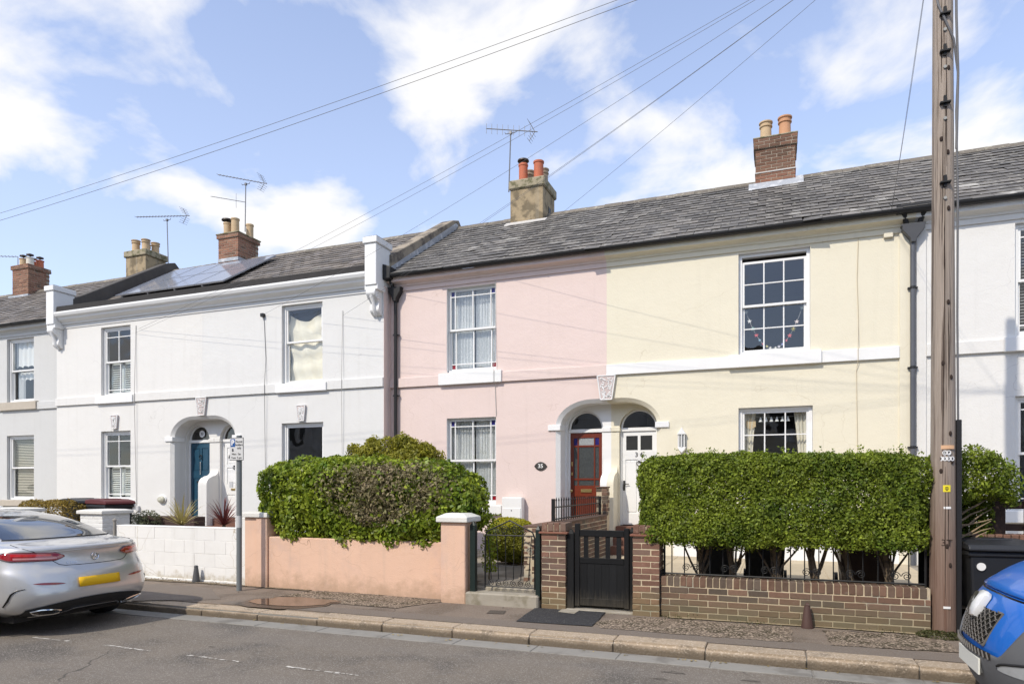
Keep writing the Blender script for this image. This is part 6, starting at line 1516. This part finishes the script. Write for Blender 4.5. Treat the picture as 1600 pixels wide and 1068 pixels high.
# ------------------------------------------------------------------ vehicles
def lerp_tab(tab, z):
    if z <= tab[0][0]: return tab[0][1:]
    for a, b in zip(tab, tab[1:]):
        if z <= b[0]:
            t = (z-a[0])/(b[0]-a[0]); return tuple(p + (q-p)*t for p, q in zip(a[1:], b[1:]))
    return tab[-1][1:]
def smooth_tab(tab, n):
    """Catmull-Rom through the table rows"""
    out = []
    for i in range(len(tab)-1):
        p0, p1, p2, p3 = tab[max(i-1, 0)], tab[i], tab[i+1], tab[min(i+2, len(tab)-1)]
        for k in range(n):
            t = k/n
            out.append(tuple(.5*(2*b + (c-a)*t + (2*a-5*b+4*c-d)*t*t + (-a+3*b-3*c+d)*t**3) for a, b, c, d in zip(p0, p1, p2, p3)))
    out.append(tab[-1]); return out
class Shell:
    """car body as a stack of plan outlines: rows (z, end x, other end x, half width, corner length, squareness)"""
    def __init__(s, tab, M, n=4):
        s.t = smooth_tab(tab, n); s.M = M
        zs = [r[0] for r in s.t]
    def end_x(s, y, z):     # surface of the near end at (y, z), measured from the nose/tail
        xe, xf, w, lc, p = lerp_tab(s.t, z)
        q = min(abs(y)/w, .999); return xe + lc*(1-(1-q**p)**(1/p))
    def outline(s, r, ne=28, nsd=16, nf=14):
        z, xe, xf, w, lc, p = r; pts = []
        def cap(k, n): a = math.pi*k/n; c_, s_ = math.cos(a), math.sin(a); return (math.copysign(abs(c_)**(2/p), c_), abs(s_)**(2/p))
        for k in range(ne+1):
            c_, s_ = cap(k, ne); pts.append((xe + lc*(1-s_), w*c_, z))
        L2 = min(.9, (xf-xe)*.35)
        for k in range(1, nsd): pts.append((xe+lc + (xf-L2-xe-lc)*k/nsd, -w, z))
        for k in range(nf+1):
            c_, s_ = cap(k, nf); pts.append((xf - L2*(1-s_), -w*c_, z))
        for k in range(1, nsd): pts.append((xf-L2 + (xe+lc-xf+L2)*k/nsd, w, z))
        return pts
    def body(s, name, m, parent, cut=None):
        mb = MB(); n = None; rows = [s.outline(r) for r in s.t]; n = len(rows[0])
        mb.v = [s.M(*p) for r in rows for p in r]
        for i in range(len(rows)-1):
            for k in range(n):
                q = [i*n+k, i*n+(k+1) % n, (i+1)*n+(k+1) % n, (i+1)*n+k]
                if cut:
                    c = [rows[i][k], rows[i+1][(k+1) % n]]; x = (c[0][0]+c[1][0])/2; z = (c[0][2]+c[1][2])/2; y = (c[0][1]+c[1][1])/2
                    if cut(x, y, z): continue
                mb.f.append(tuple(q))
        mb.f.append(tuple((len(rows)-1)*n+k for k in range(n)))
        o = mb.build(name, m, parent, smooth=True); 
        return o
    def patch(s, name, m, parent, poly=None, yz=None, off=.006, n=(14, 8), thick=.0, smooth=True, fn=None, cut=None):
        """sheet lying on the near end: yz = function (u,v) -> (y,z) for u,v in 0..1"""
        mb = MB(); nu, nv = n
        for j in range(nv+1):
            for i in range(nu+1):
                y, z = yz(i/nu, j/nv); mb.v.append(s.on(y, z, off))
        for j in range(nv):
            for i in range(nu): mb.f.append((j*(nu+1)+i, j*(nu+1)+i+1, (j+1)*(nu+1)+i+1, (j+1)*(nu+1)+i))
        o = mb.build(name, m, parent, smooth=smooth, recalc=False)
        if thick:
            md = o.modifiers.new('thickness', 'SOLIDIFY'); md.thickness = thick; md.offset = 0
        return o
    def on(s, y, z, off=0.0):
        e = .01; x = s.end_x(y, z)
        dy = (s.end_x(y+e, z) - s.end_x(y-e, z))/(2*e); dz = (s.end_x(y, z+e) - s.end_x(y, z-e))/(2*e)
        nrm = Vector((-1, dy, dz)).normalized()
        return s.M(x + nrm.x*off, y + nrm.y*off, z + nrm.z*off)
    def line(s, name, m, parent, pts, r=.004, off=.0, seg=5):
        return MB().tube([s.on(y, z, off) for y, z in pts], r, seg).build(name, m, parent, smooth=True)
def rect(y0, y1, z0, z1): return lambda u, v: (y0 + (y1-y0)*u, z0 + (z1-z0)*v)
def wheel(parent, M, x, y, z, r, w, sgn):
    wo = MB().tube([M(x, y, z), M(x, y+sgn*.03, z), M(x, y+sgn*(w-.03), z), M(x, y+sgn*w, z)], [r*.93, r, r, r*.93], 32).build('wheel', mat('tyre_rubber', (.018,.018,.019), .8, .1), parent, smooth=True)
    MB().tube([M(x, y+sgn*(w-.01), z), M(x, y+sgn*(w+.006), z)], [r*.68, r*.66], 28).build('rim', mat('alloy_wheel', (.30,.31,.32), .3, .05, metal=.8), wo, smooth=True)

# --- silver coupe, tail towards us
CX, CY0 = -7.57, 5.88
def MC(x, y, z): return (CX - x, CY0 + y, ROAD_Z + z)
SILVER = mat('silver_car_paint', (.52, .522, .525), .30, .015, 40, metal=.5, coat=1.0, spec=.5)
CBLACK = mat('gloss_black_trim', (.012,.012,.013), .25, .0)
CMATT = mat('matt_black_trim', (.014,.014,.015), .6, .1)
CARG = mat('tinted_car_glass', (.012,.014,.017), .02, 0, spec=.9, coat=1.0)
LRED = mat('red_lamp_lens', (.30,.008,.014), .08, .15, 30, spec=.8, coat=1.0)
tab = [(.225, .30, 4.45, .74, .45, 3.0), (.275, .12, 4.60, .82, .50, 2.9), (.35, .04, 4.66, .87, .52, 2.8), (.46, .0, 4.68, .895, .55, 2.7), (.58, .012, 4.68, .905, .56, 2.6), (.70, .035, 4.64, .905, .58, 2.5), (.78, .075, 4.58, .900, .60, 2.5),
       (.86, .100, 4.45, .890, .62, 2.5), (.94, .105, 4.15, .875, .64, 2.5), (.99, .095, 3.85, .855, .66, 2.5), (1.015, .125, 3.65, .835, .68, 2.6), (1.035, .26, 3.52, .80, .66, 2.8), (1.055, .46, 3.45, .755, .55, 3.2), (1.09, .62, 3.35, .725, .45, 3.6),
       (1.17, .86, 3.15, .69, .42, 3.6), (1.25, 1.12, 2.95, .645, .42, 3.4), (1.32, 1.42, 2.74, .60, .45, 3.2), (1.37, 1.75, 2.52, .545, .5, 3.0), (1.395, 2.0, 2.35, .45, .3, 2.6), (1.402, 2.12, 2.24, .25, .1, 2.2)]
S = Shell(tab, MC, 4)
car = thing('parked_car', 'silver two-door coupe parked at the kerb at left edge', 'car', (CX-2.3, CY0, ROAD_Z))
WX = (.98, 3.82)
def arch(x, y, z): return abs(y) > .55 and any((x-w)**2 + (z-.335)**2 < .365**2 for w in WX)
S.body('body', SILVER, car, arch)
for w_ in WX:
    for sg in (-1, 1):
        wheel(car, MC, w_, sg*.66, .335, .335, .225, sg)
        MB().tube([MC(w_ + .37*math.cos(a), sg*(.885), .335 + .37*math.sin(a)) for a in [RAD(-18) + RAD(216)*k/22 for k in range(23)]], .028, 8).build('wheel_arch', SILVER, car, smooth=True)
MB().box(CX-4.4, CX-.45, CY0-.72, CY0+.72, ROAD_Z+.16, ROAD_Z+.42).build('underbody', CMATT, car)
# rear window, side windows
S.patch('rear_window', CARG, car, yz=lambda u, v: ((u*2-1)*(.66 - .11*v), 1.085 + .245*v), off=.005, n=(24, 14))
S.line('window_seal', CMATT, car, [((u/20-1)*(.67), 1.080) for u in range(41)], .007, .004)
for sg in (-1, 1):
    pl_ = [(1.30, 1.06), (1.55, 1.17), (1.85, 1.28), (2.2, 1.315), (2.55, 1.25), (2.95, 1.12), (3.1, 1.05), (2.2, 1.03)]
    MB().add([MC(x_, sg*(lerp_tab(S.t, z_)[2]+.006), z_) for x_, z_ in pl_], [tuple(range(len(pl_)))]).build('side_window', CARG, car, recalc=False)
# tail lamps: pointed inward, wrapping round the corners
def lamp(sg):
    def yz(u, v):
        y = .86 - .50*u; c = .915 - .012*u; hgt = .062*(1 - max(0, (u-.78)/.22)**1.5*.9)*(1 - max(0, (.10-u)/.10)*.8)
        return (sg*y, c + (v-.5)*2*hgt*.75)
    o = S.patch('tail_lamp', LRED, car, yz=yz, off=.008, n=(26, 6), thick=.012)
    S.line('lamp_edge', mat('dark_red_lens', (.10,.006,.010), .15, 0, coat=1.), o, [yz(u/24, 0) for u in range(25)] + [yz(1-u/24, 1) for u in range(25)] + [yz(0, 0)], .007, .010)
    S.patch('lamp_strip', mat('pale_lamp_strip', (.50,.22,.22), .15, .1, coat=1.), o, yz=lambda u, v: (yz(.16+.68*u, .22)[0], yz(.16+.68*u, .22)[1]-.006+.020*v), off=.016, n=(16, 2))
    S.patch('lamp_strip', mat('bright_red_strip', (.55,.02,.025), .15, .1, coat=1.), o, yz=lambda u, v: (yz(.14+.6*u, .62)[0], yz(.14+.6*u, .62)[1]-.006+.022*v), off=.016, n=(16, 2))
for sg in (-1, 1): lamp(sg)
# boot-lid shut line
for sg in (-1, 1): S.line('shut_line', CBLACK, car, [(sg*.70, 1.04), (sg*.72, 1.02), (sg*.70, 1.0), (sg*.64, .97), (sg*.57, .93), (sg*.49, .865), (sg*.42, .81), (sg*.36, .795), (sg*.2, .79), (0, .788)], .0045, .0)
S.line('spoiler_crease', SILVER, car, [(y/20*.66, .972-.02*abs(y/20)) for y in range(-20, 21)], .004, .001)
# number plate, blank
pl = S.patch('number_plate', mat('yellow_number_plate', (.72,.43,.005), .4, .02), car, yz=rect(-.26, .26, .535, .645), off=.016, n=(8, 2), thick=.008)
# reflectors, bumper slots, diffuser, tail pipes
for sg in (-1, 1):
    S.patch('reflector', mat('dark_red_reflector', (.20,.01,.015), .15, 0, coat=1.), car, yz=lambda u, v, sg=sg: (sg*(.40 + .30*u), .595 + .02*u + .026*(v-.5)*(1-abs(2*u-1)**3)), off=.008, n=(12, 2))
    S.line('bumper_vent', CBLACK, car, [(sg*.865, .37), (sg*.862, .44), (sg*.85, .51), (sg*.82, .55), (sg*.76, .565)], [.010, .014, .012, .008, .003], .002)
S.patch('diffuser', CMATT, car, yz=lambda u, v: ((u*2-1)*.74, .235 + (.18 - .085*abs(u*2-1)**2.2)*v), off=.008, n=(24, 5))
S.line('diffuser_trim', CHROME, car, [(-.62, .235), (-.42, .245), (-.34, .275), (-.28, .30), (0, .305), (.28, .30), (.34, .275), (.42, .245), (.62, .235)], .006, .016)
for sg in (-1, 1):
    yz = [(.40, .262), (.44, .245), (.58, .252), (.66, .275), (.70, .305), (.62, .318), (.48, .305), (.42, .29), (.40, .262)]
    e = S.line('tail_pipe', CHROME, car, [(sg*a, b+.01) for a, b in yz], .010, .018, 6)
    MB().add([S.on(sg*a, b+.01, .013) for a, b in yz[:-1]], [tuple(range(8))]).build('tail_pipe_opening', CBLACK, e, recalc=False)
# emblem: ring with a three-pointed star, and the badge lettering
ez = .872
em = S.line('emblem', CHROME, car, [(.043*math.cos(2*math.pi*k/24), ez + .043*math.sin(2*math.pi*k/24)) for k in range(25)], .0055, .010)
for a in (90, 210, 330): S.line('emblem_star', CHROME, em, [(0, ez), (.040*math.cos(RAD(a)), ez + .040*math.sin(RAD(a)))], [.0048, .0012], .010)
text('C 220d', .038, lambda x, y, z: S.on(-.29+x, .822+y, .004+z), CHROME, 'badge_lettering', car, .002)
MB().tube([MC(1.95, 0, 1.40), MC(1.80, 0, 1.445)], [.03, .006], 8).build('roof_fin', SILVER, car)
for sg in (-1, 1): MB().box(CX-3.12, CX-2.95, CY0+sg*1.0-.09, CY0+sg*1.0+.09, ROAD_Z+.98, ROAD_Z+1.11, .03).tube([MC(3.05, sg*.84, 1.02), MC(3.05, sg*.97, 1.03)], .02, 8).build('door_mirror', SILVER, car)

# --- blue van, nose towards the left
VX, VY = 1.31, 5.72
def MV(x, y, z): return (VX + x, VY + y, ROAD_Z + z)
VBLUE = mat('blue_van_paint', (.008, .125, .50), .32, .03, 30, coat=.5, spec=.4)
VGREY = mat('grey_bumper_plastic', (.105, .108, .113), .55, .06, 12, .001, 200)
tab = [(.20, .20, 4.6, .84, .55, 2.6), (.30, .09, 4.72, .90, .58, 2.5), (.45, .025, 4.78, .93, .62, 2.4), (.60, .0, 4.78, .945, .64, 2.35), (.72, .015, 4.78, .95, .66, 2.3), (.84, .055, 4.78, .95, .68, 2.3), (.93, .105, 4.78, .95, .70, 2.3), (.985, .165, 4.78, .945, .70, 2.3),
       (1.02, .225, 4.78, .94, .68, 2.4), (1.08, .32, 4.78, .935, .66, 2.5), (1.15, .48, 4.78, .925, .62, 2.6), (1.22, .72, 4.78, .915, .55, 2.8), (1.28, .98, 4.78, .905, .45, 3.2), (1.34, 1.10, 4.78, .90, .40, 3.4), (1.55, 1.40, 4.76, .87, .40, 3.4), (1.78, 1.72, 4.72, .83, .42, 3.2), (1.90, 1.98, 4.68, .78, .45, 3.0), (1.95, 2.3, 4.5, .68, .4, 2.8)]
V = Shell(tab, MV, 4)
van = thing('parked_van', 'bright blue van with grey bumper and mesh grille at right edge', 'van', (VX+2.4, VY, ROAD_Z))
WV = (.95, 3.9)
V.body('body', VBLUE, van, lambda x, y, z: abs(y) > .55 and any((x-w)**2 + (z-.33)**2 < .37**2 for w in WV))
for w_ in WV:
    for sg in (-1, 1):
        wheel(van, MV, w_, sg*.70, .33, .33, .22, sg)
        MB().tube([MV(w_ + .375*math.cos(a), sg*.925, .33 + .375*math.sin(a)) for a in [RAD(-18) + RAD(216)*k/22 for k in range(23)]], .03, 8).build('wheel_arch', VGREY, van, smooth=True)
MB().box(VX+.5, VX+4.5, VY-.75, VY+.75, ROAD_Z+.18, ROAD_Z+.45).build('underbody', CMATT, van)
V.patch('windscreen', CARG, van, yz=lambda u, v: ((u*2-1)*(.80-.10*v), 1.36 + .46*v), off=.006, n=(20, 10))
# grey bumper: low skirt, and wings that rise towards the corners
def bump(u, v):
    y = (u*2-1)*.935; a = abs(y); top = .60 + .0*a + .36*min(1, max(0, (a-.47)/.20))**1.6
    return (y, .215 + (top-.215)*v)
V.patch('bumper', VGREY, van, yz=bump, off=.016, n=(48, 16), thick=.012)
V.line('bonnet_shut_line', CBLACK, van, [(y/20*.80, .968-.03*abs(y/20)**2) for y in range(-20, 21)], .007, .0)
V.patch('bonnet', VBLUE, van, yz=lambda u, v: ((u*2-1)*(.84-.04*v), .978-.03*(u*2-1)**2 + (.27+.03*(u*2-1)**2)*v), off=.016, n=(30, 10), thick=.01)
V.line('bumper_lip', VGREY, van, [(y/20*.80, .24) for y in range(-20, 21)], .03, .01)
# grille opening with honeycomb bars
gy_, gz0, gz1 = .42, .635, .865
V.patch('grille_recess', CBLACK, van, yz=lambda u, v: ((u*2-1)*(.27+.10*v), gz0 + (gz1-gz0)*v), off=.004, n=(16, 6))
GRM = mat('grille_plastic', (.14,.13,.118), .5, .05)
gr = V.line('grille', GRM, van, [(-.27, gz0), (.27, gz0), (.37, gz1), (-.37, gz1), (-.27, gz0)], .008, .008)
for r in range(9):
    z = gz0+.014 + r*.0258; hw = .27 + .10*(z-gz0)/(gz1-gz0) - .005; n_ = 34
    pts = [(-hw + 2*hw*k/n_, z + (.0085 if (k + (r % 2)*2) % 4 < 2 else -.0085)) for k in range(n_+1)]
    V.line('grille_bar', GRM, gr, pts, .0042, .010, 4)
# chrome shield badge with a winged beast in relief
bz, sc_ = .872, .98
sh = [(-.095, .055), (-.05, .075), (.03, .078), (.105, .060), (.085, .0), (.05, -.065), (.0, -.095), (-.06, -.085), (-.09, -.03)]
bd = MB(); n_ = len(sh); prof = ((1, .006), (1.0, .030), (.93, .046), (.55, .060))
bd.v = [V.on(a*k*sc_, bz+b*k*sc_, o) for k, o in prof for a, b in sh] + [V.on(0, bz, .064)]
for r in range(3): bd.f += [(r*n_+i, r*n_+(i+1) % n_, (r+1)*n_+(i+1) % n_, (r+1)*n_+i) for i in range(n_)]
bd.f += [(3*n_+i, 3*n_+(i+1) % n_, 4*n_) for i in range(n_)]
bo = bd.build('badge', mat('satin_silver', (.70,.71,.72), .28, 0, spec=.8, coat=1.), van, smooth=True)
MB().add([V.on(a, bz+b, .064) for a, b in ((-.005, .052), (.04, .055), (.078, .043), (.055, .01), (.058, -.02), (.03, -.055), (.0, -.055), (.012, -.02), (-.012, .0))], [tuple(range(9))]).build('badge_field', mat('dark_badge_field', (.05,.045,.042), .3, .1), bo, recalc=False)
V.line('badge_relief', CHROME, bo, [(.01, -.05), (.03, -.03), (.02, -.01), (.040, .005), (.028, .025), (.045, .03), (.062, .043)], [.004, .010, .006, .011, .008, .009, .002], .067)
V.line('badge_relief', CHROME, bo, [(.02, .0), (.005, .02), (.005, .042)], [.007, .007, .002], .067)
V.line('badge_relief', CHROME, bo, [(.036, .0), (.05, -.01), (.052, -.025)], [.006, .005, .002], .067)
# lower intake slot, blank plate, fog lamps, headlamps
V.patch('intake_slot', CBLACK, van, yz=rect(-.40, .40, .565, .610), off=.024, n=(16, 2))
for k in range(14): V.line('intake_rib', GRM, van, [(-.38+k*.058, .567), (-.36+k*.058, .608)], .006, .027, 4)
MB().box(VX-.017, VX-.005, VY-.26, VY+.26, ROAD_Z+.43, ROAD_Z+.54, .002).build('number_plate', mat('white_number_plate', (.70,.70,.64), .4, .02), van)
MB().box(VX-.005, VX+.06, VY-.24, VY+.24, ROAD_Z+.44, ROAD_Z+.53).build('plate_mount', VGREY, van)
for sg in (-1, 1):
    f = V.patch('fog_lamp', mat('lamp_reflector', (.55,.58,.60), .12, .2, 20, metal=.5, coat=1.), van, yz=lambda u, v, sg=sg: (sg*(.47 + .30*u), .535 + .02*u + (.025+.075*u**.6)*(v-.35)), off=.026, n=(14, 5))
    V.line('lamp_edge', CMATT, f, [(sg*(.47+.30*u/10), .535+.02*u/10+(.025+.075*(u/10)**.6)*.65) for u in range(11)], .009, .028)
    V.patch('headlamp', MATS['lamp_reflector'], van, yz=lambda u, v, sg=sg: (sg*(.70 + .20*u), .985 + .05*u + .10*v), off=.010, n=(10, 5))
    MB().box(VX+1.55, VX+1.72, VY+sg*1.06-.10, VY+sg*1.06+.10, ROAD_Z+1.3, ROAD_Z+1.55, .03).tube([MV(1.62, sg*.86, 1.36), MV(1.62, sg*1.0, 1.38)], .03, 8).build('door_mirror', VGREY, van)
    MB().add([MV(x_, sg*(lerp_tab(V.t, z_)[2]+.005), z_) for x_, z_ in ((1.45, 1.32), (1.75, 1.62), (1.95, 1.76), (2.5, 1.78), (2.5, 1.32))], [tuple(range(5))]).build('side_window', CARG, van, recalc=False)

# ------------------------------------------------------------------ the other side of the street, seen only in reflections
def far_house(x0, col, k):
    y = -6.0; t = thing('opposite_house', ['white', 'grey', 'cream'][k % 3] + ' terraced house across the street behind the camera, number %s from the left' % ['one', 'two', 'three', 'four', 'five', 'six', 'seven', 'eight'][k], 'house', (x0+2.6, y, 0), 'houses across the street')
    MB().box(x0+.01, x0+5.19, y-8, y, -.2, 6.1).build('wall', col, t)
    MB().prism([(y+.25, 6.1), (y-4, 8.5), (y-8.25, 6.1)], 'x', x0, x0+5.2).build('roof', UNDER, t)
    MB().box(x0, x0+5.2, y, y+.06, 3.78, 3.98).build('string_course', TRIM, t); MB().box(x0, x0+5.2, y, y+.22, 5.95, 6.09).build('cornice', TRIM, t)
    for z0, z1 in ((1.1, 2.95), (4.03, 5.8)):
        w = MB().box(x0+.9, x0+2.1, y, y+.04, z0, z1).build('window', TRIM, t); MB().box(x0+.97, x0+2.03, y+.041, y+.05, z0+.07, z1-.07).build('pane', mat('dark_far_glass', (.03,.03,.035), .1, 0), w)
    MB().box(x0+3.9, x0+4.8, y, y+.04, .2, 2.9).build('door', BLUE if k % 2 else RED, t)
for k in range(8): far_house(-27 + k*5.2, [W_WHITE2, W_GREY, W_CREAM][k % 3], k)
